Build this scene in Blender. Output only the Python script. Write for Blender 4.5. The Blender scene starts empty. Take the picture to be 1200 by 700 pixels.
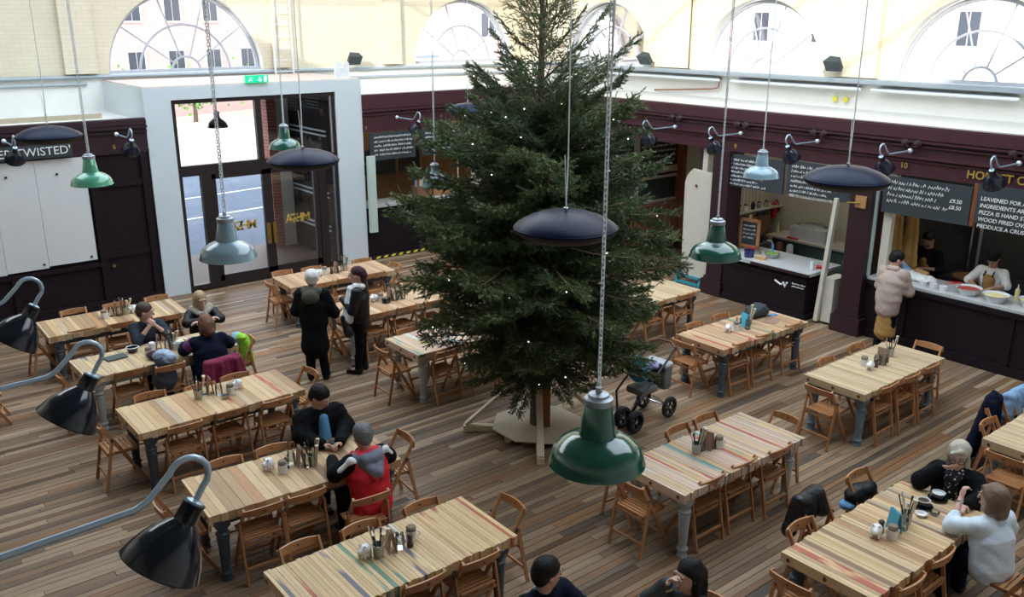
import bpy, bmesh, math, random
import numpy as np
from mathutils import Matrix, Vector
random.seed(7); rng = np.random.default_rng(7)
SC = bpy.context.scene; COL = SC.collection
PI = math.pi
def R(d): return math.radians(d)

# ------------------------------------------------------------ camera, sky, sun, exposure
# Room frame: x runs along the left wall (and the tables), y runs towards it, z up.
cd = bpy.data.cameras.new('camera'); cam = bpy.data.objects.new('camera', cd); COL.objects.link(cam)
cd.sensor_width = 36; cd.lens = 1052.27/1200*36; cd.clip_start = 0.05; cd.clip_end = 400
_p, _r, _a = R(17.29), R(.13), R(39.0)
_fw = Vector((0, math.cos(_p), -math.sin(_p))); _u0 = Vector((0, math.sin(_p), math.cos(_p))); _r0 = Vector((1, 0, 0))
_rt = _r0*math.cos(_r)+_u0*math.sin(_r); _up = _u0*math.cos(_r)-_r0*math.sin(_r)
_rot = Matrix.Rotation(-_a, 3, 'Z')
_fw, _rt, _up = _rot@_fw, _rot@_rt, _rot@_up
_m = Matrix((_rt, _up, -_fw)).transposed().to_4x4(); _m.translation = Vector((0, 0, 5.2223))
cam.matrix_world = _m; SC.camera = cam

w = bpy.data.worlds.new('sky'); SC.world = w; w.use_nodes = True
nt = w.node_tree; nt.nodes.clear()
tc = nt.nodes.new('ShaderNodeTexCoord'); sp = nt.nodes.new('ShaderNodeSeparateXYZ'); rp = nt.nodes.new('ShaderNodeValToRGB')
bg = nt.nodes.new('ShaderNodeBackground'); ow = nt.nodes.new('ShaderNodeOutputWorld')
nt.links.new(tc.outputs['Generated'], sp.inputs[0]); nt.links.new(sp.outputs['Z'], rp.inputs[0])
rp.color_ramp.elements[0].position = 0.0; rp.color_ramp.elements[0].color = (.97, .98, 1, 1)
rp.color_ramp.elements[1].position = .8; rp.color_ramp.elements[1].color = (.74, .87, 1, 1)
nt.links.new(rp.outputs[0], bg.inputs[0]); nt.links.new(bg.outputs[0], ow.inputs[0])
bg.inputs[1].default_value = 3.0
sl = bpy.data.lights.new('sun', 'SUN'); so = bpy.data.objects.new('sun', sl); COL.objects.link(so)
sl.energy = 3.2; sl.angle = R(.8); sl.color = (1, .93, .80)
so.rotation_euler = Vector((.8, .5, -.36)).to_track_quat('-Z', 'Y').to_euler(); so.location = (-20, -12, 20)
SC.view_settings.view_transform = 'Standard'; SC.view_settings.look = 'None'
SC.view_settings.gamma = 1.0; SC.view_settings.use_curve_mapping = False
SC.view_settings.exposure = 0.58
SC.cycles.use_denoising = True
SC.cycles.max_bounces = 8; SC.cycles.transparent_max_bounces = 16
SC.cycles.sample_clamp_indirect = 6

# ------------------------------------------------------------ materials
MATS = {}
def _bsdf(name):
    m = bpy.data.materials.new(name); m.use_nodes = True; MATS[name] = m
    return m, m.node_tree, m.node_tree.nodes['Principled BSDF']
def _c(c): return (c[0], c[1], c[2], 1)
def rampnode(nt, cols):
    r = nt.nodes.new('ShaderNodeValToRGB'); e = r.color_ramp.elements
    n = len(cols); e[0].color = _c(cols[0]); e[0].position = 0; e[1].color = _c(cols[-1]); e[1].position = 1
    for i in range(1, n-1):
        q = e.new(i/(n-1)); q.color = _c(cols[i])
    return r
def mixnode(nt, mode, fac, a, b):
    m = nt.nodes.new('ShaderNodeMix'); m.data_type = 'RGBA'; m.blend_type = mode
    for s, v in ((0, fac), (6, a), (7, b)):
        if hasattr(v, 'is_output') or hasattr(v, 'links'): nt.links.new(v, m.inputs[s])
        else: m.inputs[s].default_value = v if s == 0 else _c(v)
    return m.outputs[2]
def mathn(nt, op, a, b=0.0, c=None):
    m = nt.nodes.new('ShaderNodeMath'); m.operation = op
    for s, v in enumerate((a, b) if c is None else (a, b, c)):
        if hasattr(v, 'links'): nt.links.new(v, m.inputs[s])
        else: m.inputs[s].default_value = v
    return m.outputs[0]
def noise(nt, vec, scale, detail=4, rough=.6):
    n = nt.nodes.new('ShaderNodeTexNoise'); n.inputs['Scale'].default_value = scale
    n.inputs['Detail'].default_value = detail; n.inputs['Roughness'].default_value = rough
    if vec is not None: nt.links.new(vec, n.inputs['Vector'])
    return n.outputs[0]
def mapped(nt, scale, src='Object', add=None):
    t = nt.nodes.new('ShaderNodeTexCoord'); v = t.outputs[src]
    if src == 'World':
        pass
    mp = nt.nodes.new('ShaderNodeMapping'); mp.inputs['Scale'].default_value = scale
    nt.links.new(v, mp.inputs['Vector'])
    if add is not None: nt.links.new(add, mp.inputs['Location'])
    return mp.outputs[0]
def geo(nt, scale, add=None):
    g = nt.nodes.new('ShaderNodeNewGeometry'); mp = nt.nodes.new('ShaderNodeMapping')
    mp.inputs['Scale'].default_value = scale; nt.links.new(g.outputs['Position'], mp.inputs['Vector'])
    if add is not None: nt.links.new(add, mp.inputs['Location'])
    return mp.outputs[0]
def mat(name, col, rough=.5, metal=0, var=.12, scale=6, bump=0, spec=.5, coat=0, sheen=0, bscale=None):
    m, nt, b = _bsdf(name)
    v = mapped(nt, (1, 1, 1))
    n = noise(nt, v, scale)
    k = mathn(nt, 'MULTIPLY_ADD', n, 2*var, 1-var)
    o = mixnode(nt, 'MULTIPLY', 1.0, col, (1, 1, 1))
    mx = nt.nodes.new('ShaderNodeVectorMath'); mx.operation = 'SCALE'; mx.inputs[0].default_value = col[:3]
    nt.links.new(k, mx.inputs['Scale']); nt.links.new(mx.outputs[0], b.inputs['Base Color'])
    b.inputs['Roughness'].default_value = rough; b.inputs['Metallic'].default_value = metal
    b.inputs['Specular IOR Level'].default_value = spec; b.inputs['Coat Weight'].default_value = coat
    b.inputs['Coat Roughness'].default_value = .05; b.inputs['Sheen Weight'].default_value = sheen
    if bump:
        bp = nt.nodes.new('ShaderNodeBump'); bp.inputs['Strength'].default_value = bump; bp.inputs['Distance'].default_value = .02
        nt.links.new(noise(nt, v, bscale or scale*3), bp.inputs['Height']); nt.links.new(bp.outputs[0], b.inputs['Normal'])
    return m
def wood(name, cols, axis=(1, 12, 12), rough=.5, src='Object', grain=.35, gscale=3.0, streak=None, spec=.4, knots=.0, wear=0.0):
    """wood whose tone differs per object (or per face via the 'tone' attribute), grain stretched along one axis"""
    m, nt, b = _bsdf(name)
    oi = nt.nodes.new('ShaderNodeObjectInfo'); at = nt.nodes.new('ShaderNodeAttribute'); at.attribute_name = 'tone'
    rnd = mathn(nt, 'FRACT', mathn(nt, 'ADD', oi.outputs['Random'], at.outputs['Fac']))
    rp = rampnode(nt, cols); nt.links.new(rnd, rp.inputs[0])
    cb = nt.nodes.new('ShaderNodeCombineXYZ')
    off = mathn(nt, 'MULTIPLY', rnd, 37.0)
    for i in range(3): nt.links.new(off, cb.inputs[i])
    v = geo(nt, axis, cb.outputs[0]) if src == 'Geo' else mapped(nt, axis, 'Object', cb.outputs[0])
    n = noise(nt, v, gscale, 6, .65)
    k = mathn(nt, 'MULTIPLY_ADD', n, 2*grain, 1-grain)
    mx = nt.nodes.new('ShaderNodeVectorMath'); mx.operation = 'SCALE'
    nt.links.new(rp.outputs[0], mx.inputs[0]); nt.links.new(k, mx.inputs['Scale'])
    out = mx.outputs[0]
    if knots:
        vo = nt.nodes.new('ShaderNodeTexVoronoi'); vo.inputs['Scale'].default_value = 3.2
        vk = geo(nt, (1, 1, 1), cb.outputs[0]); nt.links.new(vk, vo.inputs['Vector'])
        kk = mathn(nt, 'LESS_THAN', vo.outputs['Distance'], knots)
        out = mixnode(nt, 'MIX', mathn(nt, 'MULTIPLY', kk, .7), out, (.12, .055, .03))
    if wear:
        wn = noise(nt, geo(nt, (.7, 1.6, 1), None), 1.2, 5, .7)
        wf = mathn(nt, 'MULTIPLY', mathn(nt, 'GREATER_THAN', wn, .5), wear)
        out = mixnode(nt, 'MIX', wf, out, (.42, .36, .33))
    if streak:
        sn = noise(nt, geo(nt, streak[1], cb.outputs[0]), 1.0, 3, .5)
        sf = nt.nodes.new('ShaderNodeMapRange'); sf.inputs[1].default_value = .48; sf.inputs[2].default_value = .55
        nt.links.new(sn, sf.inputs[0])
        f2 = mathn(nt, 'MULTIPLY', sf.outputs[0], .85)
        out = mixnode(nt, 'MIX', f2, out, streak[0])
    nt.links.new(out, b.inputs['Base Color'])
    b.inputs['Roughness'].default_value = rough; b.inputs['Specular IOR Level'].default_value = spec
    bp = nt.nodes.new('ShaderNodeBump'); bp.inputs['Strength'].default_value = .25; bp.inputs['Distance'].default_value = .01
    nt.links.new(n, bp.inputs['Height']); nt.links.new(bp.outputs[0], b.inputs['Normal'])
    return m
def glass(name, tint=(1, 1, 1), refl=.12, rough=0.0):
    m = bpy.data.materials.new(name); m.use_nodes = True; MATS[name] = m; nt = m.node_tree; nt.nodes.clear()
    o = nt.nodes.new('ShaderNodeOutputMaterial'); t = nt.nodes.new('ShaderNodeBsdfTransparent'); t.inputs[0].default_value = _c(tint)
    g = nt.nodes.new('ShaderNodeBsdfGlossy'); g.inputs['Roughness'].default_value = rough
    f = nt.nodes.new('ShaderNodeFresnel'); f.inputs[0].default_value = 1.5
    mx = nt.nodes.new('ShaderNodeMixShader'); nt.links.new(mathn(nt, 'MULTIPLY_ADD', f.outputs[0], .9, refl-.04), mx.inputs[0])
    nt.links.new(t.outputs[0], mx.inputs[1]); nt.links.new(g.outputs[0], mx.inputs[2]); nt.links.new(mx.outputs[0], o.inputs[0])
    return m
def emit(name, col, s):
    m, nt, b = _bsdf(name); b.inputs['Base Color'].default_value = _c(col)
    b.inputs['Emission Color'].default_value = _c(col); b.inputs['Emission Strength'].default_value = s; return m
def brick(name, c1, c2, mortar, scale, axes='XZ', w_=.5, h_=.25, bump=.35, mix=.02, rough=.7, dirt=0.0):
    m, nt, b = _bsdf(name)
    g = nt.nodes.new('ShaderNodeNewGeometry'); s = nt.nodes.new('ShaderNodeSeparateXYZ'); nt.links.new(g.outputs['Position'], s.inputs[0])
    c = nt.nodes.new('ShaderNodeCombineXYZ'); nt.links.new(s.outputs[axes[0]], c.inputs[0]); nt.links.new(s.outputs[axes[1]], c.inputs[1])
    t = nt.nodes.new('ShaderNodeTexBrick'); nt.links.new(c.outputs[0], t.inputs['Vector'])
    t.inputs['Color1'].default_value = _c(c1); t.inputs['Color2'].default_value = _c(c2); t.inputs['Mortar'].default_value = _c(mortar)
    t.inputs['Scale'].default_value = scale; t.inputs['Mortar Size'].default_value = mix
    t.inputs['Brick Width'].default_value = w_; t.inputs['Row Height'].default_value = h_
    out = t.outputs[0]
    if dirt:
        n = noise(nt, g.outputs['Position'], .8, 6, .7)
        mr = nt.nodes.new('ShaderNodeMapRange'); mr.inputs[1].default_value = .5; mr.inputs[2].default_value = .8; nt.links.new(n, mr.inputs[0])
        out = mixnode(nt, 'MIX', mathn(nt, 'MULTIPLY', mr.outputs[0], dirt), out, (.45, .40, .33))
    nt.links.new(out, b.inputs['Base Color']); b.inputs['Roughness'].default_value = rough
    bp = nt.nodes.new('ShaderNodeBump'); bp.inputs['Strength'].default_value = bump; bp.inputs['Distance'].default_value = .01
    inv = mathn(nt, 'SUBTRACT', 1.0, t.outputs['Fac']); nt.links.new(inv, bp.inputs['Height']); nt.links.new(bp.outputs[0], b.inputs['Normal'])
    return m

FLOORC = [(.075,.046,.030),(.25,.175,.115),(.13,.085,.058),(.34,.255,.18),(.10,.068,.050),(.24,.130,.065),(.19,.140,.100),(.38,.30,.22),(.060,.050,.045),(.28,.20,.135),(.15,.108,.080),(.31,.23,.16),(.18,.105,.058),(.12,.092,.075)]
FLOORC = [(a*1.02, b*.92, c*.80) for a, b, c in FLOORC]
wood('floor_wood', FLOORC, axis=(1.2, 16, 16), rough=.46, src='Geo', grain=.6, gscale=1.6, spec=.3, knots=.045)
TB = {
 'mix': [(.48,.35,.20),(.30,.20,.12),(.55,.42,.25),(.62,.50,.32),(.22,.15,.10),(.46,.32,.17),(.58,.45,.28),(.38,.33,.27),(.60,.47,.29),(.42,.24,.12)],
 'pale':[(.50,.41,.27),(.56,.47,.32),(.44,.36,.25),(.60,.51,.36),(.40,.33,.24),(.54,.44,.29)],
 'pink':[(.52,.40,.32),(.58,.47,.38),(.46,.33,.26),(.62,.52,.42),(.42,.36,.34),(.55,.42,.30)],
 'strk':[(.56,.43,.24),(.62,.50,.30),(.50,.37,.20),(.64,.53,.33),(.58,.46,.28),(.46,.32,.17)],
 'brn': [(.40,.26,.15),(.52,.39,.26),(.32,.20,.12),(.58,.46,.32),(.45,.33,.22),(.36,.26,.18),(.55,.41,.26)]}
TB = {k: [(a*1.12, b*.99, c*.87) for a, b, c in v] for k, v in TB.items()}
for k, c in TB.items(): wood('board_'+k, c, axis=(14, 1.3, 14), rough=.45, src='Geo', grain=.28, gscale=2.0, knots=.03)
for n_, c in dict(red=(.42,.05,.04), navy=(.05,.07,.16), green=(.05,.22,.17), teal=(.10,.30,.32), white=(.62,.62,.58)).items():
    wood('board_'+n_, TB['strk'], axis=(14, 1.3, 14), rough=.45, src='Geo', grain=.25, gscale=2.0, streak=(c, (5, 1.1, 5)))
wood('chair_wood', [(.44,.195,.080),(.50,.235,.10),(.40,.175,.07),(.47,.215,.09)], axis=(8, 8, 3), rough=.35, grain=.22, gscale=3, spec=.5)
mat('black_plastic', (.012,.012,.014), .4)
mat('bolt_dark', (.09,.045,.025), .6)
mat('leg_slate', (.055,.075,.10), .45, var=.2); mat('leg_pale', (.40,.42,.42), .5, var=.15); mat('leg_bluegrey', (.13,.20,.25), .5, var=.18)
mat('purple', (.026,.008,.013), .45, var=.15, scale=3); mat('purple_fascia', (.052,.011,.018), .5, var=.12, scale=2)
mat('purple_dark', (.011,.006,.009), .5, var=.1, spec=.25)
brick('cream_brick', (.68,.61,.47), (.65,.58,.44), (.56,.50,.38), 1.0, 'XZ', .23, .078, .25, .004, .6, dirt=.25)
brick('cream_brick_side', (.68,.62,.48), (.66,.60,.46), (.57,.52,.40), 1.0, 'YZ', .23, .078, .25, .004, .6, dirt=.12)
mat('white_plaster', (.72,.72,.68), .7, var=.08, scale=2, bump=.2); mat('white_wall', (.78,.76,.70), .7, var=.06, scale=2)
mat('pinkish', (.62,.50,.44), .7, var=.1); mat('surround_white', (.60,.66,.69), .4, var=.03)
mat('frame_dark', (.018,.013,.014), .35); mat('grey_panel', (.66,.67,.67), .5, var=.05, scale=3)
mat('galvanised', (.46,.60,.72), .32, metal=.35, var=.1); mat('conduit', (.33,.38,.42), .5, metal=.2)
mat('steel', (.6,.62,.64), .25, metal=1, var=.1); mat('tin', (.42,.43,.42), .35, metal=.9)
mat('rust', (.30,.12,.05), .8); mat('timber', (.42,.36,.25), .7, var=.2); mat('sawn', (.66,.55,.38), .7, var=.12, scale=8)
mat('plywood', (.55,.46,.35), .7, var=.15, scale=3); mat('stain_wood', (.22,.075,.03), .35, var=.2, scale=4)
mat('ply_orange', (.36,.19,.08), .5, var=.25, scale=3)
mat('enamel_green', (.018,.115,.078), .16, coat=.6, var=.08); mat('enamel_mint', (.10,.42,.26), .2, coat=.6, var=.1)
mat('enamel_grey', (.24,.36,.42), .2, coat=.6, var=.06); mat('enamel_black', (.010,.013,.022), .16, coat=.25); mat('enamel_white', (.78,.80,.80), .2)
mat('collar_zinc', (.40,.44,.48), .4, metal=.4, var=.2); mat('saucer_black', (.005,.010,.032), .36, spec=.10); mat('saucer_under', (.016,.012,.012), .6)
mat('chain', (.80,.86,.90), .4, metal=.2); mat('ceiling_paint', (.20,.24,.29), .7); mat('porch_floor', (.10,.065,.05), .5, var=.1); mat('gate_dark', (.010,.007,.008), .8, spec=.1)
mat('chalkboard', (.030,.040,.045), .65, var=.4, scale=3); mat('chalk', (.75,.76,.74), .8, var=.2, scale=40)
mat('slate', (.07,.09,.085), .6); mat('gold', (.62,.42,.10), .35, metal=.5); mat('brass', (.33,.22,.06), .4, metal=.8)
mat('frosted', (.50,.60,.54), .4, var=.1)
mat('bark', (.12,.075,.05), .8, var=.3, scale=20); mat('twig', (.16,.12,.06), .8)
_m, _nt, _b = _bsdf('needles'); _oi = _nt.nodes.new('ShaderNodeObjectInfo'); _at = _nt.nodes.new('ShaderNodeAttribute'); _at.attribute_name = 'tone'
_rp = rampnode(_nt, [(.022,.048,.020),(.048,.095,.034),(.082,.145,.048),(.15,.21,.075)])
_nt.links.new(mathn(_nt, 'MULTIPLY_ADD', _oi.outputs['Random'], .45, mathn(_nt, 'MULTIPLY', _at.outputs['Fac'], .55)), _rp.inputs[0])
_nt.links.new(_rp.outputs[0], _b.inputs['Base Color']); _b.inputs['Roughness'].default_value = .5
emit('fairy', (1, .95, .85), 3.0); emit('fill_tube', (1, .93, .82), 32.0); emit('exit_green', (.0, .42, .17), 1.0); emit('exit_white', (.9, 1, .92), 1.2)
glass('clear_glass', (.93,.95,.96), .06); glass('fan_glass', (.97,.98,1), .04); glass('jar_glass', (.86,.90,.90), .10)
mat('skin', (.56,.33,.25), .5, var=.08, scale=15); mat('skin_tan', (.42,.24,.16), .5, var=.08, scale=15); mat('lips', (.42,.13,.11), .45)
mat('eye_white', (.6,.6,.58), .3); mat('eye_dark', (.02,.015,.012), .3)
mat('hair_black', (.007,.006,.006), .5, spec=.25, bump=.6, bscale=60); mat('hair_brown', (.060,.032,.018), .45, bump=.6, bscale=60); mat('hair_auburn', (.16,.065,.03), .45, bump=.7, bscale=50)
mat('hair_grey', (.14,.14,.145), .5, var=.35, scale=30, bump=.6, bscale=60); mat('hair_white', (.68,.66,.62), .6, bump=.7, bscale=50); mat('hair_blonde', (.50,.44,.33), .5, var=.3, scale=25, bump=.6, bscale=60)
mat('hair_fair', (.40,.27,.14), .5, var=.3, scale=25, bump=.6); mat('hair_mouse', (.19,.12,.07), .5, var=.3, scale=25, bump=.6, bscale=60)
mat('cloth_black', (.006,.0065,.008), .9, spec=.15, bump=.5, bscale=9); mat('cloth_charcoal', (.030,.038,.050), .9, spec=.2, bump=.6, bscale=9)
mat('cloth_navy', (.006,.008,.022), .9, spec=.15, bump=.5, bscale=9); mat('cloth_red', (.62,.012,.022), .6, bump=.5, bscale=7); mat('cloth_white', (.66,.74,.82), .8, bump=.4, bscale=10)
mat('tshirt_white', (.80,.80,.78), .8, bump=.4, bscale=8); mat('cloth_blue', (.12,.34,.58), .7, bump=.4, bscale=8); mat('denim', (.07,.09,.14), .8); mat('denim_light', (.22,.36,.55), .8, bump=.5)
mat('cloth_maroon', (.20,.008,.045), .8, bump=.6, bscale=9); mat('beanie', (.055,.012,.022), .9, bump=.8, bscale=40); mat('scarf_grey', (.55,.58,.60), .9, bump=.6, bscale=12)
mat('cloth_stone', (.43,.33,.27), .9, bump=.6, bscale=9); mat('apron_ochre', (.40,.22,.06), .8, bump=.5, bscale=7); mat('fur', (.42,.37,.31), .95, var=.3, scale=30, bump=1, bscale=50); mat('fur_dark', (.10,.085,.07), .95, var=.3, scale=30, bump=1, bscale=50)
mat('cloth_grey', (.17,.19,.24), .8, bump=.6, bscale=10); mat('leather', (.007,.008,.010), .42, spec=.3, bump=.5, bscale=10); mat('purple_knit', (.14,.03,.14), .9, bump=.8, bscale=40)
mat('shoe', (.006,.006,.007), .5, spec=.3); mat('black_shiny', (.012,.014,.022), .22, bump=.6, bscale=14)
mat('porcelain', (.78,.77,.74), .2, coat=.4, var=.04); mat('black_cup', (.01,.012,.014), .15, coat=.6); mat('coffee', (.05,.022,.012), .3); mat('pepper_wood', (.05,.02,.012), .3, coat=.4)
mat('kraft', (.33,.20,.14), .7); mat('paper', (.72,.72,.70), .8); mat('card_cyan', (.10,.46,.62), .6); mat('card_pink', (.62,.12,.20), .6)
mat('twine', (.26,.20,.15), .9, var=.3, scale=40, bump=.8, bscale=60); mat('sugar', (.34,.26,.20), .8, var=.4, scale=60)
mat('rucksack', (.035,.050,.055), .8, bump=.6, bscale=12); mat('green_bag', (.30,.62,.04), .5, var=.5, scale=9, bump=.5); mat('bag_blue', (.25,.55,.68), .5, var=.3, scale=9)
mat('print_bag', (.30,.38,.50), .5, var=.95, scale=26); mat('print_bag_dark', (.045,.055,.075), .5, var=.9, scale=22); mat('phone_blue', (.12,.33,.75), .2)
mat('pram_grey', (.16,.155,.155), .85, bump=.4); mat('tyre', (.014,.014,.016), .7); mat('cyan_cloth', (.015,.22,.34), .8, bump=.6, bscale=14); mat('handle_brown', (.13,.045,.03), .5)
mat('asphalt', (.10,.125,.17), .9, var=.25, scale=3, bump=.3); mat('paving', (.50,.42,.36), .9, var=.12, scale=2); mat('paint_line', (.75,.76,.78), .8)
mat('leaf', (.10,.28,.04), .7, var=.5, scale=3); mat('teal_paint', (.05,.30,.38), .5); mat('sign_brown', (.40,.21,.08), .5)
brick('red_brick', (.60,.36,.33), (.52,.30,.28), (.6,.55,.52), 1.0, 'XZ', .23, .078, .3, .006, .8); brick('red_brick_side', (.42,.13,.09), (.34,.10,.08), (.42,.36,.32), 1.0, 'YZ', .23, .078, .3, .006, .8)
mat('stone_pale', (.62,.58,.52), .8); mat('dark_window', (.05,.06,.08), .15); mat('car_white', (.7,.72,.74), .2, coat=.5); mat('hi_vis', (.65,.75,.05), .6)
mat('food_green', (.16,.26,.03), .7, var=.6, scale=40); mat('food_red', (.45,.05,.04), .4); mat('food_cream', (.72,.62,.30), .6, var=.2, scale=30); mat('red_plastic', (.55,.02,.02), .35); mat('navy_enamel', (.02,.025,.11), .2, coat=.5)
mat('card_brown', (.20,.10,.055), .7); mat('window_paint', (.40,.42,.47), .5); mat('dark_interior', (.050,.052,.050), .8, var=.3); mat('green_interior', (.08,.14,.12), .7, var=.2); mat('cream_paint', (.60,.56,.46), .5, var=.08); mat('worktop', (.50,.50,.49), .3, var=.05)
mat('lilac', (.36,.33,.62), .5); mat('bread', (.55,.33,.15), .7); mat('stripe_yellow', (.75,.65,.05), .6)

_m, _nt, _b = _bsdf('scarf_dots'); _vo = _nt.nodes.new('ShaderNodeTexVoronoi'); _vo.inputs['Scale'].default_value = 28
_nt.links.new(mapped(_nt, (1, 1, 1)), _vo.inputs['Vector'])
_nt.links.new(mixnode(_nt, 'MIX', mathn(_nt, 'LESS_THAN', _vo.outputs['Distance'], .28), (.012, .012, .015), (.7, .7, .7)), _b.inputs['Base Color']); _b.inputs['Roughness'].default_value = .9

# ------------------------------------------------------------ mesh helpers
class MB:
    def __init__(s): s.v = []; s.f = []; s.m = []; s.cm = 0
    def add(s, vs, fs, mi=None):
        o = len(s.v); s.v += [tuple(p) for p in vs]; s.f += [tuple(i+o for i in f) for f in fs]; s.m += [s.cm if mi is None else mi]*len(fs); return s
    def box(s, c, d, rz=0, M=None, mi=None):
        x, y, z = d[0]/2, d[1]/2, d[2]/2
        vs = [Vector((i*x, j*y, k*z)) for i in (-1, 1) for j in (-1, 1) for k in (-1, 1)]
        if rz: M = Matrix.Rotation(rz, 3, 'Z')
        if M is not None: vs = [M@p for p in vs]
        vs = [p+Vector(c) for p in vs]
        return s.add(vs, [(0,1,3,2),(4,6,7,5),(0,4,5,1),(2,3,7,6),(0,2,6,4),(1,5,7,3)], mi)
    def bb(s, a, b, mi=None): return s.box([(a[i]+b[i])/2 for i in range(3)], [abs(b[i]-a[i]) for i in range(3)], mi=mi)
    def bar(s, a, b, w_, h_, mi=None, up=(0, 0, 1)):
        a, b = Vector(a), Vector(b); d = b-a; L = d.length; d.normalize(); u = Vector(up)
        if abs(d.dot(u)) > .98: u = Vector((0, 1, 0))
        x = d.cross(u).normalized(); y = x.cross(d)
        return s.box((a+b)/2, (w_, L, h_), M=Matrix((x, d, y)).transposed(), mi=mi)
    def tube(s, pts, r, n=8, caps=True, mi=None):
        pts = [Vector(p) for p in pts]; rs = r if isinstance(r, (list, tuple)) else [r]*len(pts)
        vs = []; fs = []; u = None
        for i, p in enumerate(pts):
            d = (pts[min(i+1, len(pts)-1)]-pts[max(i-1, 0)]).normalized()
            if u is None:
                u = d.orthogonal().normalized()
            u = (u-d*u.dot(d)).normalized(); v = d.cross(u)
            for k in range(n):
                a = 2*PI*k/n; vs.append(p+(u*math.cos(a)+v*math.sin(a))*rs[i])
        for i in range(len(pts)-1):
            for k in range(n): fs.append((i*n+k, i*n+(k+1)%n, (i+1)*n+(k+1)%n, (i+1)*n+k))
        if caps: fs.append(tuple(range(n-1, -1, -1))); fs.append(tuple((len(pts)-1)*n+k for k in range(n)))
        return s.add(vs, fs, mi)
    def lathe(s, prof, n=24, c=(0, 0, 0), M=None, mi=None, sx=1, sy=1):
        vs = []; fs = []
        for r, z in prof:
            for k in range(n):
                a = 2*PI*k/n; p = Vector((r*math.cos(a)*sx, r*math.sin(a)*sy, z)); vs.append((M@p if M is not None else p)+Vector(c))
        for i in range(len(prof)-1):
            for k in range(n): fs.append((i*n+k, i*n+(k+1)%n, (i+1)*n+(k+1)%n, (i+1)*n+k))
        return s.add(vs, fs, mi)
    def prism(s, poly, z0, z1, mi=None, M=None, c=(0, 0, 0)):
        n = len(poly); vs = [Vector((x, y, z)) for z in (z0, z1) for x, y in poly]
        if M is not None: vs = [M@p for p in vs]
        vs = [p+Vector(c) for p in vs]
        return s.add(vs, [tuple(range(n-1, -1, -1)), tuple(range(n, 2*n))]+[(i, (i+1)%n, n+(i+1)%n, n+i) for i in range(n)], mi)
    def mesh(s, name, mats, smooth=False):
        me = bpy.data.meshes.new(name); me.from_pydata(s.v, [], s.f)
        for m in (mats if isinstance(mats, (list, tuple)) else [mats]): me.materials.append(MATS[m])
        if any(s.m): me.polygons.foreach_set('material_index', s.m)
        if smooth:
            me.polygons.foreach_set('use_smooth', [True]*len(me.polygons)); me.set_sharp_from_angle(angle=R(38))
        me.update(); return me
    def put(s, name, mats, parent=None, loc=(0, 0, 0), rz=0, smooth=False, **k):
        return obj(name, s.mesh(name, mats, smooth), parent, loc, rz, **k)
def obj(name, me, parent=None, loc=(0, 0, 0), rz=0, rot=None, scale=None, **k):
    o = bpy.data.objects.new(name, me); COL.objects.link(o); o.parent = parent; o.location = loc
    o.rotation_euler = rot if rot is not None else (0, 0, rz)
    if scale: o.scale = scale
    for a, b in k.items(): o[a] = b
    return o
def tag(o, label, cat, group=None):
    o['label'] = label; o['category'] = cat
    if group: o['group'] = group
    return o
def thing(name, label, cat, loc=(0, 0, 0), rz=0, group=None): return tag(obj(name, None, None, loc, rz), label, cat, group)
def struct(name, mb, mats, parent=None, smooth=False):
    o = mb.put(name, mats, parent, smooth=smooth)
    if parent is None: o['kind'] = 'structure'
    return o
def clone(o, parent=None, **k):
    c = o.copy(); COL.objects.link(c); c.parent = parent
    for ch in list(o.children): clone(ch, c)
    for a, b in k.items(): c[a] = b
    return c
def arc(cx, cz, r, a0, a1, n): return [(cx+r*math.cos(a0+(a1-a0)*i/n), cz+r*math.sin(a0+(a1-a0)*i/n)) for i in range(n+1)]
UNIT = {}
def unit(m):
    if m not in UNIT: UNIT[m] = MB().box((0, 0, 0), (1, 1, 1)).mesh('board', m)
    return UNIT[m]
def text(s, size, loc, face, m, parent, name='lettering', ext=.004, shear=0, bold=0, align='LEFT', mirror=False, tilt=0):
    cu = bpy.data.curves.new('t', 'FONT'); cu.body = s; cu.size = size; cu.extrude = ext; cu.shear = shear; cu.offset = bold; cu.align_x = align; cu.resolution_u = 3
    o = bpy.data.objects.new('t', cu); COL.objects.link(o)
    me = bpy.data.meshes.new_from_object(o.evaluated_get(bpy.context.evaluated_depsgraph_get())); bpy.data.objects.remove(o)
    me.materials.clear(); me.materials.append(MATS[m])
    x, y, n = face; Mx = Matrix((Vector(x), Vector(y), Vector(n))).transposed().to_4x4()
    q = obj(name, me, parent)
    if mirror: Mx = Mx@Matrix.Scale(-1, 4, (1, 0, 0))
    q.matrix_basis = Matrix.Translation(loc)@Mx@Matrix.Rotation(tilt, 4, 'Z'); return q
FACE_R = ((0, -1, 0), (0, 0, 1), (-1, 0, 0)); FACE_L = ((1, 0, 0), (0, 0, 1), (0, -1, 0))
def scribble(mb, x0, x1, z, h, seed, pt):
    """one line of illegible handwriting: small chalk strokes grouped into words"""
    r = random.Random(seed); x = x0
    while x < x1:
        wl = r.uniform(2, 6)*h*.62; e = min(x+wl, x1); q = x
        while q < e:
            k = r.random(); a = pt(q, z+r.uniform(0, .15)*h); b = pt(q+h*.25, z+h*r.uniform(.5, 1)); c = pt(q+h*.5, z+h*r.uniform(0, .4))
            mb.bar(a, b, .007, .007); 
            if k > .3: mb.bar(b, c, .007, .007)
            q += h*.62
        x = e+h*.55
    return mb

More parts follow.
